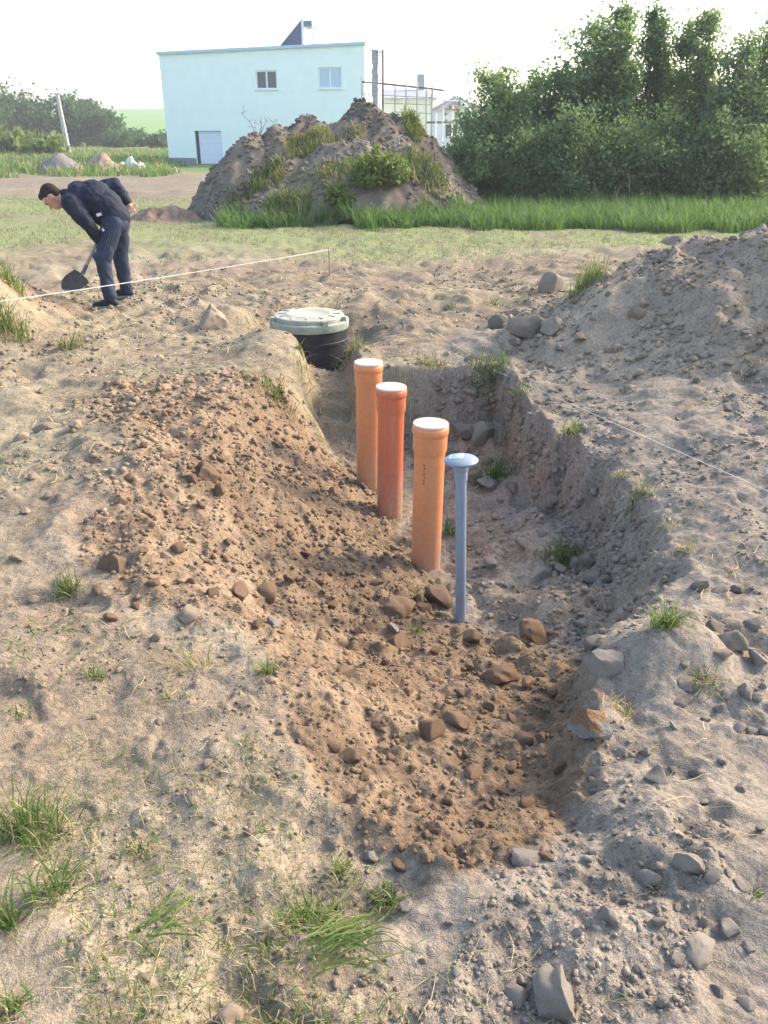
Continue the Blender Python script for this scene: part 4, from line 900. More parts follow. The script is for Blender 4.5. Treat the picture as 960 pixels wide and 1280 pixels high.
def tree(name, base, H, W, label, cat, mat, nleaf, leaf, seed, group, low=0.12, shape='cone', stems=3, top=0.0, clump=.16):
    """stems with limbs; leaves gathered in clumps along twigs, so gaps stay between them"""
    r = np.random.default_rng(abs(seed)); o = empty(name, base); tag(o, label, cat, group); mb = MB(); C = []; Wt = []
    for s in range(stems):
        an = r.random() * 6.283; sp = W * .22 * (s > 0) * r.uniform(.5, 1.2); h = H * (1 if s == 0 else r.uniform(.65, .92)); r0 = .018 * H * (1 if s == 0 else .7)
        tx, ty = sp * math.cos(an), sp * math.sin(an); pts = []; bend = r.normal(size=2) * .03 * H
        for i in range(7):
            f = i / 6; pts.append((tx * f ** .8 + bend[0] * math.sin(f * 3), ty * f ** .8 + bend[1] * math.sin(f * 2.5), -0.1 + (h * .96 + .1) * f))
        mb.tube(pts, [r0 * (1 - f / 6) + .004 for f in range(7)], 6)
        nb = int(12 + 5 * H)
        for k in range(nb):
            f = low + (1 - low) * r.random() ** .85; q = np.array([np.interp(f, np.linspace(0, 1, 7), [p[j] for p in pts]) for j in range(3)])
            prof = {'cone': (1 - f) ** .75 * 1.0 + .10, 'round': math.sqrt(max(.04, 1 - (2 * f - 1.0) ** 2)), 'column': .55 * (1 - f) ** .4 + .12}[shape]
            L = W * .5 * prof * r.uniform(.55, 1.2) / (1 if s == 0 else 1.3); a2 = r.random() * 6.283; rise = r.uniform(.25, .9)
            d = np.array([math.cos(a2), math.sin(a2), rise]); e = q + d * L; mid = q + d * L * .5 + np.array([0, 0, -.05 * L])
            mb.tube([q, mid, e], [max(.005, r0 * .30 * (1 - f) + .006), .006, .003], 4, False)
            for j in range(3 + int(4 * L)):
                g = r.uniform(.15, 1.05); C.append(q + d * L * g + r.normal(size=3) * .10 * L); Wt.append(.5 + .5 * g)
        for j in range(7): C.append(np.array([pts[-1][0], pts[-1][1], pts[-1][2] * r.uniform(.86, 1.02)]) + r.normal(size=3) * .04 * W); Wt.append(.5)
    mb.build('trunk', M_BARK, o, 60)
    C = np.array(C); Wt = np.array(Wt); k = r.choice(len(C), nleaf, p=Wt / Wt.sum()); cl = clump * W * .5
    P = C[k] + r.normal(size=(nleaf, 3)) * cl * np.array([1, 1, .85]) * r.uniform(.4, 1.2, len(C))[k][:, None]
    P[:, 2] = np.maximum(P[:, 2], .05 + .1 * r.random(nleaf)); V, F, r2 = leaves(P, leaf, abs(seed) + 1)
    tone = r.random(len(C))[k] * .55 + r.random(nleaf) * .45
    obj('crown', mesh_np('crown', V, F, mat, False, {'tint': np.repeat(tone, 4)}), o)
    return o
G1 = 'trees of the thicket on the right'
def th(u, topv, Y, W, label, m, n=9000, shape='cone', stems=3, low=.06, leaf=.10, kind='tree', seed=None):
    top = at_y(u, topv, Y); g = gz(top.x, Y); tree('tree' if kind == 'tree' else 'bush', (top.x, Y, g), top.z - g, W * 1.2, label, kind, LEAF[m], int(n * 1.45), leaf, seed or int(u * 3 + topv), G1, low, shape, stems)
th(578, 172, 21.0, 1.3, 'lowest bush of the thicket, against the foot of the mound', 0, 4500, 'round', 4, .02, .09, 'bush')
th(598, 150, 21.6, 1.5, 'leftmost low bush of the thicket beside the white frame pole', 0, 5000, 'round', 4, .02, .09, 'bush')
th(625, 92, 22.4, 1.9, 'loose leafy tree at the left end of the thicket', 0, 7500, 'round', 3)
th(672, 88, 23.2, 2.0, 'tree just left of the tallest crown in the thicket', 2, 8000)
th(712, 138, 20.6, 1.5, 'pale willow bush standing in front of the thicket', 1, 8000, 'column', 5, .03, .085, 'bush')
th(745, 22, 22.6, 2.3, 'tall tree left of the double top in the thicket', 0, 11000)
th(783, 2, 23.0, 1.6, 'tallest pointed tree near the middle of the thicket', 0, 11000)
th(820, 2, 24.0, 1.5, 'dark slender tree top left of the sky gap', 2, 9000)
th(850, 118, 24.5, 2.0, 'dark tree filling the sky gap in the thicket', 2, 9000, 'round')
th(894, -4, 23.0, 1.7, 'slender tree rising right of the sky gap', 0, 11000)
th(932, 40, 21.8, 1.8, 'lighter leafy tree near the right edge', 1, 11000)
th(975, 30, 22.4, 2.4, 'light green tree cut by the right edge', 1, 10000)
th(780, 150, 21.4, 2.0, 'low dark bush in the middle front of the thicket', 0, 8000, 'round', 5, .02, .09, 'bush')
th(850, 165, 21.6, 2.0, 'low bush right of the middle in front of the thicket', 2, 7500, 'round', 5, .02, .09, 'bush')
th(905, 150, 21.0, 1.8, 'low lighter bush at the right front of the thicket', 1, 7500, 'round', 5, .02, .09, 'bush')
th(655, 160, 21.2, 1.7, 'low bush left of the pale willow', 0, 6500, 'round', 5, .02, .09, 'bush')
th(950, 170, 21.2, 1.7, 'low bush at the right edge under the light trees', 0, 6500, 'round', 5, .02, .09, 'bush')
th(1040, 20, 23.0, 2.6, 'tree beyond the right edge of the thicket', 0, 6000)
# leafy bushes on the mound
for (u, v, tv, W, lb) in [(458, 238, 198, .8, 'bright green leafy bush low on the middle of the mound'), (490, 234, 196, .8, 'green leafy bush right of the bright one on the mound'), (425, 262, 240, .5, 'small dark bush at the foot of the mound')]:
    p, t = hit(u, v, lambda X, Y: np.where((Y > 16.5) & (Y < 23.5) & (np.abs(X) < 5.5), mound_z(X, Y), base_z(X, Y)))
    z = float(top_z(np.array([p.x]), np.array([p.y]))[0]); tp = at_y(u, tv, p.y); tree('bush', (p.x, p.y, z), max(.4, tp.z - z), W, lb, 'bush', LEAF[3], 2600, .085, int(u), 'bushes on the mound', .05, 'round', 5, 0, .2)
# far trees on the left
FARLEAF = leaf_mat('far_tree_leaves', (0.024, 0.072, 0.022), (0.075, 0.165, 0.052), .35)
G2 = 'far trees behind the weeds on the left'
def far(u, topv, Y, W, label, m, n=5200, kind='tree'):
    W *= .8; top = at_y(u, topv + 9, Y); g = gz(top.x, Y); tree('tree' if kind == 'tree' else 'bush', (top.x, Y, g), top.z - g, W, label, kind, FARLEAF if m != 3 else LEAF[3], n, .5, int(u * 5 + topv + 11), G2, .05, 'round', 3, 0, .2)
far(-25, 112, 108, 9, 'far tree cut by the left edge of the picture', 2); far(12, 115, 112, 7.0, 'round far tree at the left edge behind the weeds', 2); far(42, 126, 115, 6.0, 'lower far tree between the left ones and the pole', 2)
far(86, 117, 112, 6.4, 'tall far tree directly behind the leaning pole', 2, 4200); far(110, 119, 116, 4.8, 'far tree just right of the leaning pole', 2); far(132, 136, 112, 4.2, 'rightmost rounded far tree before the open field', 2)
far(150, 164, 105, 4.0, 'small far bush right of the far trees', 0, 1500, 'bush'); far(172, 167, 108, 4.5, 'low far bush near the edge of the open field', 0, 1500, 'bush'); far(200, 166, 100, 4.0, 'low far bush beside the white building', 0, 1500, 'bush')
far(20, 176, 70, 5.0, 'low shrub in front of the far trees at the left', 3, 2200, 'bush'); far(55, 180, 66, 4.0, 'low shrub left of the foot of the leaning pole', 3, 1600, 'bush')
# dead branches on the mound and dry stalks by the thicket
M_TWIG = plain_mat('bare_twigs', (0.26, 0.23, 0.20), .9, .1)
def twigs(base, H, n, label, seed, mat=M_TWIG, sp=.6, r0=.012):
    r = np.random.default_rng(abs(seed)); mb = MB()
    for k in range(n):
        a = r.random() * 6.283; d = Vector((math.cos(a) * sp, math.sin(a) * sp, 1)).normalized(); L = H * r.uniform(.5, 1); m = d * L * .5 + Vector(r.normal(size=3) * .06 * H); e = d * L
        mb.tube([(0, 0, -.05), m, e], [r0, r0 * .7, r0 * .3], 5)
        for j in range(3):
            s = m.lerp(e, r.random()); mb.tube([s, s + Vector(r.normal(size=3)) * .14 * H + Vector((0, 0, .1 * H))], [r0 * .5, r0 * .2], 4)
    o = mb.build('dead_branch', mat, None, 60, base); tag(o, label, 'branch')
for (u, v, hp, lb) in [(322, 160, 26, 'bare dead branches on the left peak of the mound'), (347, 157, 14, 'small bare twig right of the dead branches on the mound')]:
    X = at_y(u, v, 19.8).x; z = float(top_z(np.array([X]), np.array([19.8]))[0]); twigs((X, 19.8, z), hp * 20 / FPX * 1.3, 4 if hp > 20 else 2, lb, int(u), sp=.8)
X = at_y(500, 190, 19.2).x; twigs((X, 19.2, float(top_z(np.array([X]), np.array([19.2]))[0])), .35, 1, 'single pale dry stick on the middle of the mound', 9, M_STICK, .1)
for (u, Y, hp, lb) in [(765, 16.8, 75, 'tall dry weed stalk in the grass below the thicket'), (745, 17.0, 45, 'shorter dry weed stalk left of the tall one'), (773, 17.2, 60, 'dry weed stalk right of the tall one')]:
    X = at_y(u, 290, Y).x; twigs((X, Y, gz(X, Y)), hp * Y / FPX, 1, lb, int(u), M_STRAWS if 'M_STRAWS' in globals() else M_TWIG, .12, .008)

# ------------------------------------------------------------------ white building and what stands behind the mound
M_WALLW = plain_mat('mint_white_render', (0.81, 0.92, 0.86), .85, .2, .03, 1.5, .1); M_TRIM = plain_mat('pale_metal_trim', (0.42, 0.58, 0.66), .5, .4, .05)
M_PLINTH = plain_mat('grey_plinth', (0.20, 0.23, 0.27), .8, .2); M_PVC = plain_mat('white_window_frame', (0.74, 0.80, 0.84), .4, .4, .03)
M_DOORM = plain_mat('pale_blue_grey_door', (0.66, 0.72, 0.82), .5, .4, .05); M_DARK = plain_mat('dark_reveal', (0.06, 0.07, 0.09), .8, .2)
M_NAVY = plain_mat('navy_sheet', (0.07, 0.10, 0.17), .45, .5, .1)
def glass_mat(name, tint, rough):
    m, N, L, B = new_mat(name); B.inputs['Base Color'].default_value = (*tint, 1); B.inputs['Roughness'].default_value = rough; B.inputs['Specular IOR Level'].default_value = .8
    return m
M_GL1 = glass_mat('dark_window_glass', (.05, .065, .075), .08); M_GL2 = glass_mat('window_glass_with_blind', (.42, .56, .66), .25)
def FP(u, v):
    """point of the facade plane, nearly square to the view"""
    A = on_plane(212, 206, -0.05); d = ray(u, v); a = np.array([A[0], A[1]]); b = np.array([at_y(456, 100, A[1] - 1.2).x, A[1] - 1.2]); e = b - a; nrm = np.array([-e[1], e[0]])
    t = (a @ nrm) / (d[:2] @ nrm); p = d * t; s = ((p[:2] - a) @ e) / np.linalg.norm(e); return s, CAM_H + p[2], a, b
_, _, fa, fb = FP(300, 100); fang = math.atan2(fb[1] - fa[1], fb[0] - fa[0]); FW = float(np.linalg.norm(fb - fa))
bz = gz(fa[0], fa[1]) - .3; bld = empty('white_building', (fa[0], fa[1], bz), fang)
tag(bld, 'two storey mint white building with a flat roof behind the earth mound', 'building')
zl = FP(208, 68.5)[1] - bz; zr = FP(454, 56)[1] - bz; ztop = zl + .12; SLOPE = (zr - zl) / FW
opens = []
for (u0, v0, u1, v1, nm) in [(319, 88, 347, 111.5, 'w1'), (397.5, 84, 427.5, 110.5, 'w2'), (243, 163.5, 280, 212, 'd')]:
    s0, z1, _, _ = FP(u0, v0); s1, z0, _, _ = FP(u1, v1); opens.append([s0, s1, z0 - bz, z1 - bz, nm])
opens[2][2] = .28
def wall_with_holes(W, H, D, holes):
    xs = sorted({0, W, *[h[0] for h in holes], *[h[1] for h in holes]}); zs = sorted({0, H, *[h[2] for h in holes], *[h[3] for h in holes]}); mb = MB()
    for i in range(len(xs) - 1):
        for j in range(len(zs) - 1):
            cx, cz = (xs[i] + xs[i + 1]) / 2, (zs[j] + zs[j + 1]) / 2
            if any(h[0] < cx < h[1] and h[2] < cz < h[3] for h in holes): continue
            mb.add([(xs[i], 0, zs[j]), (xs[i + 1], 0, zs[j]), (xs[i + 1], 0, zs[j + 1]), (xs[i], 0, zs[j + 1])], [(0, 1, 2, 3)])
    for h in holes:
        a, b, c, d = h[:4]; mb.add([(a, 0, c), (b, 0, c), (b, 0, d), (a, 0, d), (a, .22, c), (b, .22, c), (b, .22, d), (a, .22, d)], [(0, 4, 5, 1), (1, 5, 6, 2), (2, 6, 7, 3), (3, 7, 4, 0)])
    mb.add([(0, 0, 0), (0, D, 0), (0, D, H), (0, 0, H), (W, 0, 0), (W, D, 0), (W, D, H), (W, 0, H)], [(0, 3, 2, 1), (4, 5, 6, 7), (1, 2, 6, 5)])
    mb.v = [(x, y, z + SLOPE * x if z > H - .001 else z) for x, y, z in mb.v]           # the roof line climbs to the right
    return mb
wall_with_holes(FW, zl, 8.0, opens).build('wall', M_WALLW, bld)
rb = MB().box((FW / 2, 3.95, zl + .07), (FW + .16, 8.2, .14)); rb.v = [(x, y, z + SLOPE * x) for x, y, z in rb.v]; rb.build('roof', M_TRIM, bld)
pl_l = opens[2][0] - .03; MB().box((pl_l / 2, -.02, .29), (pl_l, .06, .62)).build('plinth', M_PLINTH, bld)
MB().box(((opens[2][1] + .03 + FW) / 2, -.02, .29), (FW - opens[2][1] - .03, .06, .62)).build('plinth', M_PLINTH, bld)
for k, hole in enumerate(opens[:2]):
    a, b, c, d, _ = hole; f = .07; w = empty('window', (0, 0, 0)); bpy.data.objects.remove(w); mb = MB(); y = .10
    for (x0, x1, z0, z1) in [(a, b, d - f, d), (a, b, c, c + f), (a, a + f, c + f, d - f), (b - f, b, c + f, d - f), ((a + b) / 2 - f * .6, (a + b) / 2 + f * .6, c + f, d - f)]:
        mb.box(((x0 + x1) / 2, y, (z0 + z1) / 2), (x1 - x0, .07, z1 - z0))
    wo = mb.build('window', M_PVC, bld); m2 = (a + b) / 2
    for (x0, x1) in ((a + f, m2 - f * .6), (m2 + f * .6, b - f)): MB().box(((x0 + x1) / 2, y + .015, (c + d) / 2), (x1 - x0, .02, d - c - 2 * f)).build('pane', M_GL1 if k == 0 else M_GL2, wo)
    MB().box((m2, -.04, c - .03), (b - a + .12, .12, .05)).build('sill', M_PVC, wo)
a, b, c, d, _ = opens[2]; MB().box(((a + b) / 2 + .10, .12, (c + d) / 2 - .02), (b - a - .20, .05, d - c - .06)).build('door', M_DOORM, bld)
MB().box((a + .095, .14, (c + d) / 2), (.17, .05, d - c - .02)).build('door_gap', M_DARK, bld)
mb = MB().box(((a + b) / 2 + .1, .11, d - .04), (b - a - .2, .08, .05)); mb.build('door_lintel', M_TRIM, bld)
for k in range(3): MB().box(((a + b) / 2 + .10, .092, c + .5 + .55 * k), (b - a - .26, .012, .015)).build('door_rib', M_TRIM, bld)
# roof hood: navy wedge against a pale upstand
s0, z0, _, _ = FP(345, 57); s1, z1, _, _ = FP(375, 24); s2, _, _, _ = FP(389, 50); zb = zl + SLOPE * (s0 + s1) / 2; zt = z1 - bz
hood = MB(); W3 = 1.4
HY = .25
hood.add([(s0, HY, zb), (s1, HY, zb), (s1, HY, zt), (s0, HY + W3, zb), (s1, HY + W3, zb), (s1, HY + W3, zt)], [(0, 1, 2), (3, 5, 4), (0, 2, 5, 3), (1, 4, 5, 2), (0, 3, 4, 1)])
ho = hood.build('roof_hood', M_NAVY, bld)
MB().box((s1 + .07, HY + W3 / 2, (zb + zt) / 2 + .03), (.13, W3, zt - zb + .06)).build('upstand', M_PVC, ho)
MB().box(((s1 + s2) / 2 + .07, HY + W3 / 2, zt - .16), (s2 - s1 - .13, W3, .26)).build('header', M_PLINTH, ho)
MB().box((s2 + .02, HY + .06, (zb + zt) / 2 - .13), (.09, .09, zt - zb - .26)).build('post', M_PVC, ho)

# unfinished block column with a steel post and bracket
M_BLOCK = plain_mat('grey_blockwork', (0.34, 0.36, 0.38), .9, .1, .2, 9, .4); M_STEEL = plain_mat('rusty_steel', (0.19, 0.14, 0.13), .6, .4, .3, 12)
c0 = at_y(468.5, 62, 44.0); g = gz(c0.x, 44.0); col = empty('block_column', (c0.x, 44.0, g)); tag(col, 'grey blockwork chimney stack standing right of the white building', 'chimney'); n = 26; hb = (c0.z - g) / n
for k in range(n):
    rr = random.Random(k); MB().box((rr.uniform(-.015, .015), 0, hb * (k + .5)), (.29 + rr.uniform(-.03, .03), .3, hb - .012)).build('block', M_BLOCK, col)
MB().box((0, 0, hb * n / 2), (.24, .25, hb * n - .02)).build('mortar_core', M_PLINTH, col)
c1 = at_y(478.5, 62, 43.8); sp = empty('steel_post', (c1.x, 43.8, gz(c1.x, 43.8))); tag(sp, 'thin dark steel post with a bracket beside the chimney stack', 'post')
hs = c1.z - sp.location.z; MB().box((0, 0, hs / 2), (.09, .09, hs)).build('post', M_STEEL, sp); MB().box((-.17, .0, hs - .10), (.26, .05, .05)).build('bracket', M_STEEL, sp)
# low pale house with a grey roof behind the scaffold
M_WHITE = plain_mat('white_render', (0.78, 0.78, 0.74), .85, .2, .04, 2); M_ROOFG = plain_mat('grey_roof_sheet', (0.30, 0.32, 0.33), .7, .2, .2, 5); M_ROOFB = plain_mat('brown_roof_tiles', (0.13, 0.085, 0.075), .7, .3, .25, 8)
M_CREAM = plain_mat('cream_render', (0.74, 0.72, 0.62), .85, .2, .04, 2)
def house(name, u0, u1, vtop, veave, Y, D, ridge_in, label, mw, mr, wins=()):
    a = at_y(u0, veave, Y); b = at_y(u1, veave, Y); g = gz(a.x, Y) - .2; W = b.x - a.x; he = a.z - g; hr = at_y(u0, vtop, Y + D / 2).z - g; o = empty(name, (a.x, Y, g)); tag(o, label, 'building')
    MB().box((W / 2, D / 2, he / 2), (W, D, he)).build('wall', mw, o); e = .35; ri_ = ridge_in * W
    MB().add([(-e, -e, he + .003), (W + e, -e, he + .003), (W + e, D + e, he + .003), (-e, D + e, he + .003), (ri_, D / 2, hr), (W - ri_, D / 2, hr)], [(0, 1, 5, 4), (2, 3, 4, 5), (1, 2, 5), (3, 0, 4), (0, 3, 2, 1)]).build('roof', mr, o)
    for (x, z, w, h) in wins:
        wo = MB().box((x * W, -.02, z * he), (w, .06, h)).build('window', M_PVC, o); MB().box((x * W, -.045, z * he), (w - .2, .03, h - .2)).build('pane', M_GL1, wo)
    return o
hA = house('house', 459, 541, 112, 123, 62, 8, .06, 'long low cream house with a grey roof behind the scaffold', M_CREAM, M_ROOFG, [(.3, .55, 1.0, 1.0), (.62, .55, 1.0, 1.0)])
cc = at_y(526, 93, 66); MB().box((cc.x - hA.location.x, 4, (cc.z - hA.location.z) / 2), (.5, .5, cc.z - hA.location.z)).build('chimney', M_BLOCK, hA)
house('house', 543, 604, 120, 137, 78, 9, .5, 'small white house with a brown pyramid roof left of the thicket', M_WHITE, M_ROOFB, [(.35, .55, 1.1, 1.1), (.7, .55, 1.1, 1.1)])
# scaffold
M_TUBE = plain_mat('galvanised_tube', (0.36, 0.38, 0.40), .45, .5, .15); M_BOARD = plain_mat('scaffold_boards', (0.17, 0.13, 0.11), .85, .1, .25)
sY = 45.5; s_g = gz(0.5, sY); scf = empty('scaffold', (at_y(452, 102, sY).x, sY, s_g)); tag(scf, 'light tube scaffold with a dark plank deck right of the white building', 'scaffold')
def SX(u): return at_y(u, 110, sY).x - scf.location.x
def SZ(v): return at_y(500, v, sY).z - s_g
for u, v in [(452, 100), (461, 100), (494, 105), (508, 106), (522, 107), (534, 108), (541, 110)]:
    for dy in (0, .9): MB().tube([(SX(u), dy, -.1), (SX(u), dy, SZ(v) + (.0 if dy else .15))], .028, 6).build('standard', M_TUBE, scf, 60)
for v0, v1, a, b in [(118, 122, 452, 541), (128, 131, 452, 541), (140, 142, 494, 541)]:
    for dy in (-.04,): MB().tube([(SX(a), dy, SZ(v0)), (SX(b), dy, SZ(v1))], .022, 6).build('ledger', M_TUBE, scf, 60)
mz = .5
for k, (a, b, v0, v1) in enumerate([(452, 495, 102, 106), (490, 535, 105.5, 110), (530, 556, 109, 112.5)]):
    p0 = Vector((SX(a), .2 + .2 * k, SZ(v0))); p1 = Vector((SX(b), .2 + .2 * k, SZ(v1))); d = p1 - p0; M = Matrix.Rotation(math.atan2(-d.z, d.x), 3, 'Y'); MB().box((p0 + p1) / 2, (d.length, .25, .07), M).build('plank', M_BOARD, scf)
MB().tube([(SX(534), -.05, SZ(153)), (SX(566), -.05, SZ(153))], .05, 6).build('rail', M_BOARD, scf, 60)
# white steel frame of an open shelter
M_WSTEEL = plain_mat('white_painted_steel', (0.76, 0.80, 0.82), .4, .4, .03); fY = 30.0; f0 = at_y(578, 188, fY); fr = empty('shelter_frame', (f0.x, fY, gz(f0.x, fY))); tag(fr, 'white steel gable frame with a post left of the thicket', 'frame')
def FX(u, v, dy=0): q = at_y(u, v, fY + dy); return (q.x - fr.location.x, dy, q.z - fr.location.z)
MB().tube([(0, 0, -.1), FX(578, 126)], .045, 8).build('post', M_WSTEEL, fr, 60)
for a, b in [(FX(545, 141, 1.5), FX(573, 121, 1.5)), (FX(573, 121, 1.5), FX(592, 142, 1.5)), (FX(573, 121, 1.5), FX(578, 127)), (FX(578, 127), FX(586, 150, 0)), (FX(554, 126, 3), FX(577, 126.5, 0))]: MB().tube([a, b], .03, 6).build('rafter', M_WSTEEL, fr, 60)
for u in (545, 554, 566): q = FX(u, 141 if u < 550 else 132, 1.5); MB().tube([(q[0], q[1], -.1), q], .025, 6).build('post', M_WSTEEL, fr, 60)
MB().tube([FX(545, 151, 1.5), FX(566, 151, 1.5)], .02, 6).build('rail', M_WSTEEL, fr, 60)
# leaning concrete pole
M_CONC = plain_mat('pale_concrete', (0.55, 0.54, 0.52), .85, .2, .1, 4); b0, _t = hit(85, 184, lambda X, Y: base_z(X, Y)); b0 = at_y(85, 184, 72); bt = at_y(71, 116, 70); g = gz(b0.x, 72)
up = empty('utility_pole', (b0.x, 72, g)); tag(up, 'leaning pale concrete pole in front of the far trees', 'pole'); dv = bt - Vector((b0.x, 72, g))
MB().tube([-dv * .03, dv * .5, dv], [.19, .165, .13], 10).build('pole', M_CONC, up, 60); MB().box(dv * .985, (.5, .12, .12)).build('cross_arm', M_CONC, up)
for s in (-.2, .2): MB().lathe([(.04, 0), (.06, .04), (.03, .12), (.02, .16)], 10, tuple(dv * .99 + Vector((s, 0, .05)))).build('insulator', M_WHITE, up, 60)
# gravel heaps and the white rubble heap beyond the track
M_GRAVEL = soil_mat('grey_gravel', (0.24, 0.225, 0.21), .4); M_SAND = soil_mat('brown_sand', (0.27, 0.20, 0.15), .4); M_RUB = soil_mat('white_rubble', (0.62, 0.62, 0.60), .4)
def small_heap(u, v, w, hpx, Y, mat, label, seed, lump=.25):
    c = at_y(u, v, Y); rad = w * Y / FPX / 2; hh = hpx * Y / FPX; xs = np.linspace(-1.25, 1.25, 46); X, Yv = np.meshgrid(xs, xs); x = X.ravel(); y = Yv.ravel()
    q = np.hypot(x, y) + .12 * fbm(x + seed, y, .6, 3, seed); z = hh * (1.05 - q) + hh * lump * fbm(x + seed, y, .35, 3, seed + 1) * sstep(1.2, .7, q); z = np.maximum(z, -.15)
    n = 46; i, j = np.meshgrid(np.arange(n - 1), np.arange(n - 1), indexing='ij'); F = np.stack([i * n + j, i * n + j + 1, i * n + n + j + 1, i * n + n + j], -1).reshape(-1, 4)
    o = obj('gravel_heap', mesh_np('gravel_heap', np.stack([x * rad, y * rad, z], 1), F, mat, True), None, (c.x, Y, gz(c.x, Y) - .02)); tag(o, label, 'heap')
small_heap(77, 216, 58, 20, 40, M_GRAVEL, 'grey gravel heap beyond the bending man, left of a brown one', 5); small_heap(130, 211, 50, 17, 42, M_SAND, 'low brown sand heap between the grey gravel and white rubble', 9); small_heap(166, 205, 36, 12, 44, M_RUB, 'small heap of white rubble left of the white building', 12, .7)
small_heap(208, 262, 90, 14, 18.5, M_SAND, 'low brown earth pile at the left foot of the mound', 21, .7); small_heap(952, 284, 50, 16, 15.0, M_GRAVEL, 'low grey pile behind the spoil heap at the right edge', 23, .3)

# ------------------------------------------------------------------ person bending over, shovel in hand
M_JACK = plain_mat('navy_jacket', (0.017, 0.022, 0.038), .8, .2, .25, 14, .3); M_TROU = plain_mat('navy_trousers', (0.030, 0.040, 0.068), .8, .2, .25, 10, .35)
M_SKIN = plain_mat('skin', (0.48, 0.27, 0.19), .55, .35, .08, 12); M_HAIR = plain_mat('dark_short_hair', (0.030, 0.022, 0.018), .85, .2, .3, 60, .5)
M_SHOE = plain_mat('dark_trainer', (0.02, 0.026, 0.036), .7, .25, .2, 20); M_SOLE = plain_mat('grey_sole', (0.25, 0.27, 0.29), .7, .2); M_LOGO = plain_mat('white_print', (0.75, 0.76, 0.78), .7, .2, .04)
pf, _ = hit(131, 383); PZ = gz(pf.x, pf.y)
per = empty('person', (pf.x, pf.y, PZ)); tag(per, 'person in a navy tracksuit bending forward with a shovel beside the left bank', 'person')
def blob(parts, voxel, name, mat, parent, smooth=4, inflate=0.0):
    """parts: tapered capsules (a, ra, b, rb) and ellipsoids (c, (rx,ry,rz), rot); fused into one continuous surface"""
    VV = []; B = np.c_[IC3[0], np.ones(len(IC3[0]))]
    def ball(M): VV.append((B @ np.array(M).T)[:, :3])
    for p in parts:
        if len(p) == 4:
            a, ra, b, rb = Vector(p[0]), p[1] + inflate, Vector(p[2]), p[3] + inflate; n = max(3, int((b - a).length / (min(ra, rb) * .45)))
            for k in range(n + 1):
                f = k / n; rr = ra + (rb - ra) * f; ball(Matrix.Translation(a.lerp(b, f)) @ Matrix.Diagonal((rr, rr, rr, 1)))
        else:
            c, rad, rot = p; M = Matrix.Translation(c) @ rot.to_4x4() @ Matrix.Diagonal((rad[0] + inflate, rad[1] + inflate, rad[2] + inflate, 1)); ball(M)
    me = mesh_np(name, np.vstack(VV), np.vstack([IC3[1] + k * len(B) for k in range(len(VV))])); o = bpy.data.objects.new(name, me); COL.objects.link(o)
    m = o.modifiers.new('r', 'REMESH'); m.mode = 'VOXEL'; m.voxel_size = voxel
    if smooth: s = o.modifiers.new('s', 'SMOOTH'); s.iterations = smooth; s.factor = .5
    dg = bpy.context.evaluated_depsgraph_get(); m2 = bpy.data.meshes.new_from_object(o.evaluated_get(dg)); o.modifiers.clear(); o.data = m2; m2.name = name
    m2.materials.clear(); m2.materials.append(mat); m2.polygons.foreach_set('use_smooth', [True] * len(m2.polygons))
    if parent: o.parent = parent
    return o
I3 = Matrix.Identity(3); RY = lambda a: Matrix.Rotation(R(a), 3, 'Y'); RZ = lambda a: Matrix.Rotation(R(a), 3, 'Z')
hipN, kneeN, ankN = (.165, .11, .86), (.03, .045, .49), (.075, 0, .10)
hipF, kneeF, ankF = (.17, .30, .86), (.125, .36, .48), (.125, .42, .10)
shN, elN, haN = (-.19, .0, 1.05), (-.045, -.045, .86), (.015, .07, .69)
shF, elF, haF = (-.15, .40, 1.11), (.10, .53, 1.20), (.255, .40, 1.045)
tor = [((.165, .20, .90), (.155, .18, .15), RY(-35)), ((.09, .20, 1.01), (.17, .175, .17), RY(-40)), ((-.03, .20, 1.085), (.19, .195, .172), RY(-28)), ((-.15, .20, 1.095), (.14, .205, .16), RY(-10)), ((-.22, .20, 1.095), .085, (-.33, .20, 1.11), .06)]
HC = Vector((-.455, .19, 1.105)); HR = RY(-60) @ RZ(0)        # head local: z up the skull, -x is the face
def hd(x, y, z): return tuple(HC + HR @ Vector((x, y, z)))
head = [(HC, (.098, .076, .115), HR), (hd(.015, 0, .02), (.10, .077, .095), HR), (hd(-.035, 0, -.075), (.062, .055, .06), HR), (hd(-.06, 0, -.10), (.03, .032, .025), HR), (hd(-.094, 0, -.012), .010, hd(-.116, 0, -.040), .014), (hd(-.085, 0, .018), (.022, .055, .014), HR),
        (hd(-.090, 0, -.072), (.014, .026, .010), HR), (hd(.01, -.078, -.02), (.022, .012, .034), HR), (hd(.01, .078, -.02), (.022, .012, .034), HR), (hd(.03, 0, -.06), .055, (-.31, .20, 1.11), .058)]
def hand(c, d, side, curl):
    """palm and five fingers; d: towards the fingertips, side: towards the thumb"""
    c = Vector(c); d = Vector(d).normalized(); s = (Vector(side) - d * Vector(side).dot(d)).normalized(); n = d.cross(s); M = Matrix((d, s, n)).transposed(); out = [(c, (.045, .040, .016), M)]
    for k, (off, L) in enumerate([(.030, .062), (.010, .072), (-.011, .067), (-.030, .052)]):
        a = c + d * .035 + s * off; b = a + (d * math.cos(curl) + n * math.sin(curl)) * L * .5; e = b + (d * math.cos(curl * 2.2) + n * math.sin(curl * 2.2)) * L * .5; out += [(a, .0095, b, .009), (b, .009, e, .0075)]
    a = c - d * .01 + s * .036; b = a + (d * .5 + s * .8) * .035; out += [(a, .012, b, .010), (b, .010, b + (d * .9 + n * .5) * .03, .0085)]
    return out
hN = hand((.022, .095, .645), (.25, .2, -.9), (-.9, .1, -.2), .9); hF = hand((.285, .375, .995), (.45, -.45, -.75), (.5, .3, .3), .35)
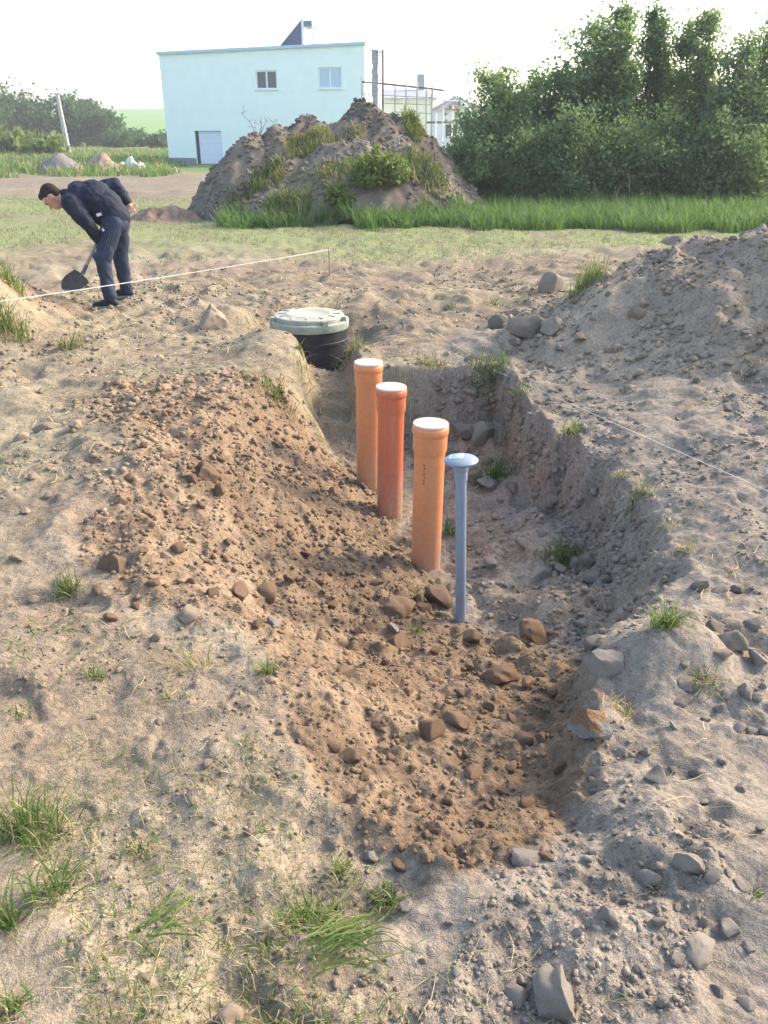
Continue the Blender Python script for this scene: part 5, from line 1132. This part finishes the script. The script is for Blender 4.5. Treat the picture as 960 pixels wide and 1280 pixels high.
thin = [(c, tuple(q * .86 for q in rd), m) if len((c, rd, m)) == 3 else None for (c, rd, m) in tor[:4]] + tor[4:]
body = thin + head + [(hipN, .09, kneeN, .060), (kneeN, .058, ankN, .043), (hipF, .09, kneeF, .060), (kneeF, .058, ankF, .043), (ankN, .040, (-.03, -.005, .045), .026), (ankF, .040, (.02, .415, .045), .026),
        (shN, .055, elN, .042), (elN, .042, haN, .030), (haN, .030, (.020, .09, .66), .028), (shF, .055, elF, .042), (elF, .042, haF, .030), (haF, .030, (.278, .38, 1.01), .028)] + hN + hF
blob(body, .0085, 'body', M_SKIN, per, 2)
jk = blob(tor + [(shN, .095, elN, .072), (elN, .070, haN, .052), (shF, .095, elF, .075), (elF, .072, haF, .050), ((-.20, .03, 1.06), .10, (-.18, .37, 1.10), .10), ((.03, .20, .93), (.10, .17, .13), RY(-35)), ((.165, .20, .90), (.15, .185, .13), RY(-30))], .012, 'jacket', M_JACK, per, 5, .004)
blob([((.165, .20, .86), (.15, .18, .14), I3), (hipN, .115, kneeN, .086), (kneeN, .084, (.07, .0, .13), .070), (hipF, .115, kneeF, .086), (kneeF, .084, (.125, .42, .13), .072), ((.02, .03, .53), (.09, .085, .07), I3), ((.07, .0, .14), (.078, .072, .04), I3), ((.125, .42, .14), (.078, .072, .04), I3)], .011, 'trousers', M_TROU, per, 4)
tr = per.children[-1]
for (ax, ay, ang) in ((.075, 0.0, 8), (.125, .42, 2)):
    zr = PZ; gx, gy = pf.x + ax, pf.y + ay; dz = gz(gx, gy) - PZ if ay > .1 else 0.0; Rz = RZ(ang); c = Vector((ax, ay, dz))
    sh = blob([(c + Rz @ Vector((.035, 0, .055)), .042, c + Rz @ Vector((-.06, 0, .045)), .042), (c + Rz @ Vector((-.06, 0, .042)), .040, c + Rz @ Vector((-.165, 0, .035)), .034), (c + Rz @ Vector((.0, 0, .085)), (.062, .050, .045), Rz), (c + Rz @ Vector((-.06, 0, .06)), (.07, .044, .035), Rz)], .008, 'shoe', M_SHOE, per, 3)
    mb = MB(); V = []; n = 24
    for k in range(n):
        t = math.tau * k / n; x = -.06 + .150 * math.cos(t); y = (.046 - .006 * math.cos(t)) * math.sin(t); V.append(c + Rz @ Vector((x, y, .0)))
    V2 = [p + Vector((0, 0, .028)) for p in V]; mb.add(V + V2, [tuple(range(n - 1, -1, -1)), tuple(range(n, 2 * n))] + [(k, (k + 1) % n, n + (k + 1) % n, n + k) for k in range(n)]); mb.build('sole', M_SOLE, sh, 50)
def folds(o, amp, sc, sx=1.0):
    me = o.data; n = len(me.vertices); co = np.empty(n * 3, np.float32); me.vertices.foreach_get('co', co); co = co.reshape(-1, 3).astype(float); nr = np.array([v.normal[:] for v in me.vertices])
    a = co[:, 0] * 1.3 + co[:, 2] * .9 + co[:, 1] * .6; b = co[:, 2] * sx - co[:, 0] * .5 + co[:, 1] * .8
    d = (1 - np.abs(fbm(a, b, sc, 3, 801))) - .75 + .5 * fbm(a + 3, b, sc * 2, 2, 803); me.vertices.foreach_set('co', (co + nr * (amp * d)[:, None]).astype(np.float32).ravel()); me.update()
folds(jk, .016, .10); folds(tr, .016, .12, .55)
# hair: short cap over crown and back of the head
hr = blob([(hd(.022, 0, .030), (.099, .080, .098), HR), (hd(.055, 0, -.02), (.055, .072, .07), HR), (hd(-.035, 0, .085), (.055, .068, .035), HR)], .008, 'hair', M_HAIR, per, 2)
for s in (-1, 1):
    e = MB().lathe([(.001, -.006), (.011, -.004), (.013, 0), (.011, .004), (.001, .006)], 12); V = [Vector(p) for p in e.v]; Me = HR @ RY(90); e.v = [tuple(Me @ p + Vector(hd(-.086, s * .032, 0.002))) for p in V]; e.build('eye', M_HAIR, per, 60)
    mbb = MB().tube([hd(-.097, s * .018, .020), hd(-.094, s * .035, .026), hd(-.080, s * .050, .020)], .005, 6); mbb.build('eyebrow', M_HAIR, per, 60)
# white marks and trouser stripes laid on the cloth by casting onto it
dg = bpy.context.evaluated_depsgraph_get()
from mathutils.bvhtree import BVHTree
def cloth_strip(target, pts, w, name, parent, mat):
    bv = BVHTree.FromPolygons([v.co[:] for v in target.data.vertices], [p.vertices[:] for p in target.data.polygons]); V = []; F = []
    P = []
    for (x, z) in pts:
        loc, nrm, _, _ = bv.ray_cast(Vector((x, -2, z)), Vector((0, 1, 0)))
        if loc: P.append((loc, nrm))
    for i, (l, n) in enumerate(P):
        d = (P[min(i + 1, len(P) - 1)][0] - P[max(i - 1, 0)][0]).normalized(); s = n.cross(d).normalized() * w / 2
        V += [l - s + n * .004, l + s + n * .004, l + s - n * .004, l - s - n * .004]
    for i in range(len(P) - 1):
        for a in range(4): b = (a + 1) % 4; F.append((4 * i + a, 4 * i + b, 4 * i + 4 + b, 4 * i + 4 + a))
    if F: F += [(3, 2, 1, 0), tuple(range(4 * len(P) - 4, 4 * len(P)))]; MB().add(V, F).build(name, mat, parent)
lin = lambda a, b, n=14: [(a[0] + (b[0] - a[0]) * k / n, a[1] + (b[1] - a[1]) * k / n) for k in range(n + 1)]
M_STRIPE = plain_mat('grey_stripe', (0.065, 0.08, 0.115), .7, .2)
for k in range(3): cloth_strip(tr, lin((.215 - .022 * k, .80), (.115 - .022 * k, .56)), .008, 'stripe', tr, M_STRIPE)
cloth_strip(jk, lin((.035, .935), (.085, .95), 4), .028, 'chest_print', jk, M_LOGO)
cloth_strip(tr, lin((.085, .79), (.10, .805), 4), .034, 'thigh_print', tr, M_LOGO)

per.scale = (.97, .97, .97)
# shovel held in the near hand
M_BLADE = plain_mat('worn_steel_blade', (0.13, 0.15, 0.19), .4, .5, .3, 16, .2, .5); M_HANDLE = plain_mat('grey_wood_handle', (0.36, 0.33, 0.29), .7, .2, .2, 20, .2)
A0 = Vector((-.225, .10, .335)); TOP = Vector((.035, .105, .76)); shv = empty('shovel', Vector((pf.x, pf.y, PZ)) + A0); shv.scale = (.97, .97, .97); shv.location = Vector((pf.x, pf.y, PZ)) + A0 * .97; tag(shv, 'round point shovel held blade down in front of the bending person', 'shovel')
MB().tube([(.0, 0, 0), (TOP - A0) * .5, TOP - A0], [.019, .017, .018], 12).build('handle', M_HANDLE, shv, 60)
ax = Vector((-.82, -.10, -.56)).normalized(); wv = Vector((.62, .55, -.50)); wv = (wv - ax * wv.dot(ax)).normalized(); nv = ax.cross(wv)
mb = MB(); rows = [(0, .085), (.012, .108), (.06, .112), (.13, .112), (.18, .100), (.22, .078), (.25, .050), (.268, .018)]; V = []; F = []; m = 9
for (l, w) in rows:
    for j in range(m):
        q = -1 + 2 * j / (m - 1); V.append(ax * l + wv * (w * q) + nv * (.022 * q * q - .010 * math.sin(l / .27 * 3)))
n0 = len(V); V += [p - nv * .003 for p in V]
for i in range(len(rows) - 1):
    for j in range(m - 1): a = i * m + j; F += [(a, a + 1, a + m + 1, a + m), (n0 + a, n0 + a + m, n0 + a + m + 1, n0 + a + 1)]
bd = [j for j in range(m)] + [i * m + m - 1 for i in range(1, len(rows))] + [(len(rows) - 1) * m + j for j in range(m - 2, -1, -1)] + [i * m for i in range(len(rows) - 2, 0, -1)]
for k in range(len(bd)): a, b = bd[k], bd[(k + 1) % len(bd)]; F.append((a, n0 + a, n0 + b, b))
bl = mb.add(V, F).build('blade', M_BLADE, shv, 50)
MB().tube([ax * .09 + nv * -.012, ax * .03 + nv * -.008, (TOP - A0).normalized() * .03, (TOP - A0).normalized() * .12], [.010, .018, .023, .021], 10).build('socket', M_BLADE, bl, 50)

# ------------------------------------------------------------------ air
hz, N_, L_, B_ = new_mat('hazy_air'); N_.remove(B_)
pv = N_.new('ShaderNodeVolumePrincipled'); pv.inputs['Color'].default_value = (.93, .96, 1, 1); pv.inputs['Density'].default_value = 0.0011; pv.inputs['Anisotropy'].default_value = .2
L_.new(pv.outputs[0], N_['Material Output'].inputs['Volume'])
tag(MB().box((0, 180, 9.5), (1500, 1500, 24)).build('haze', hz), 'thin pale evening haze over the whole site', None, None, 'stuff')
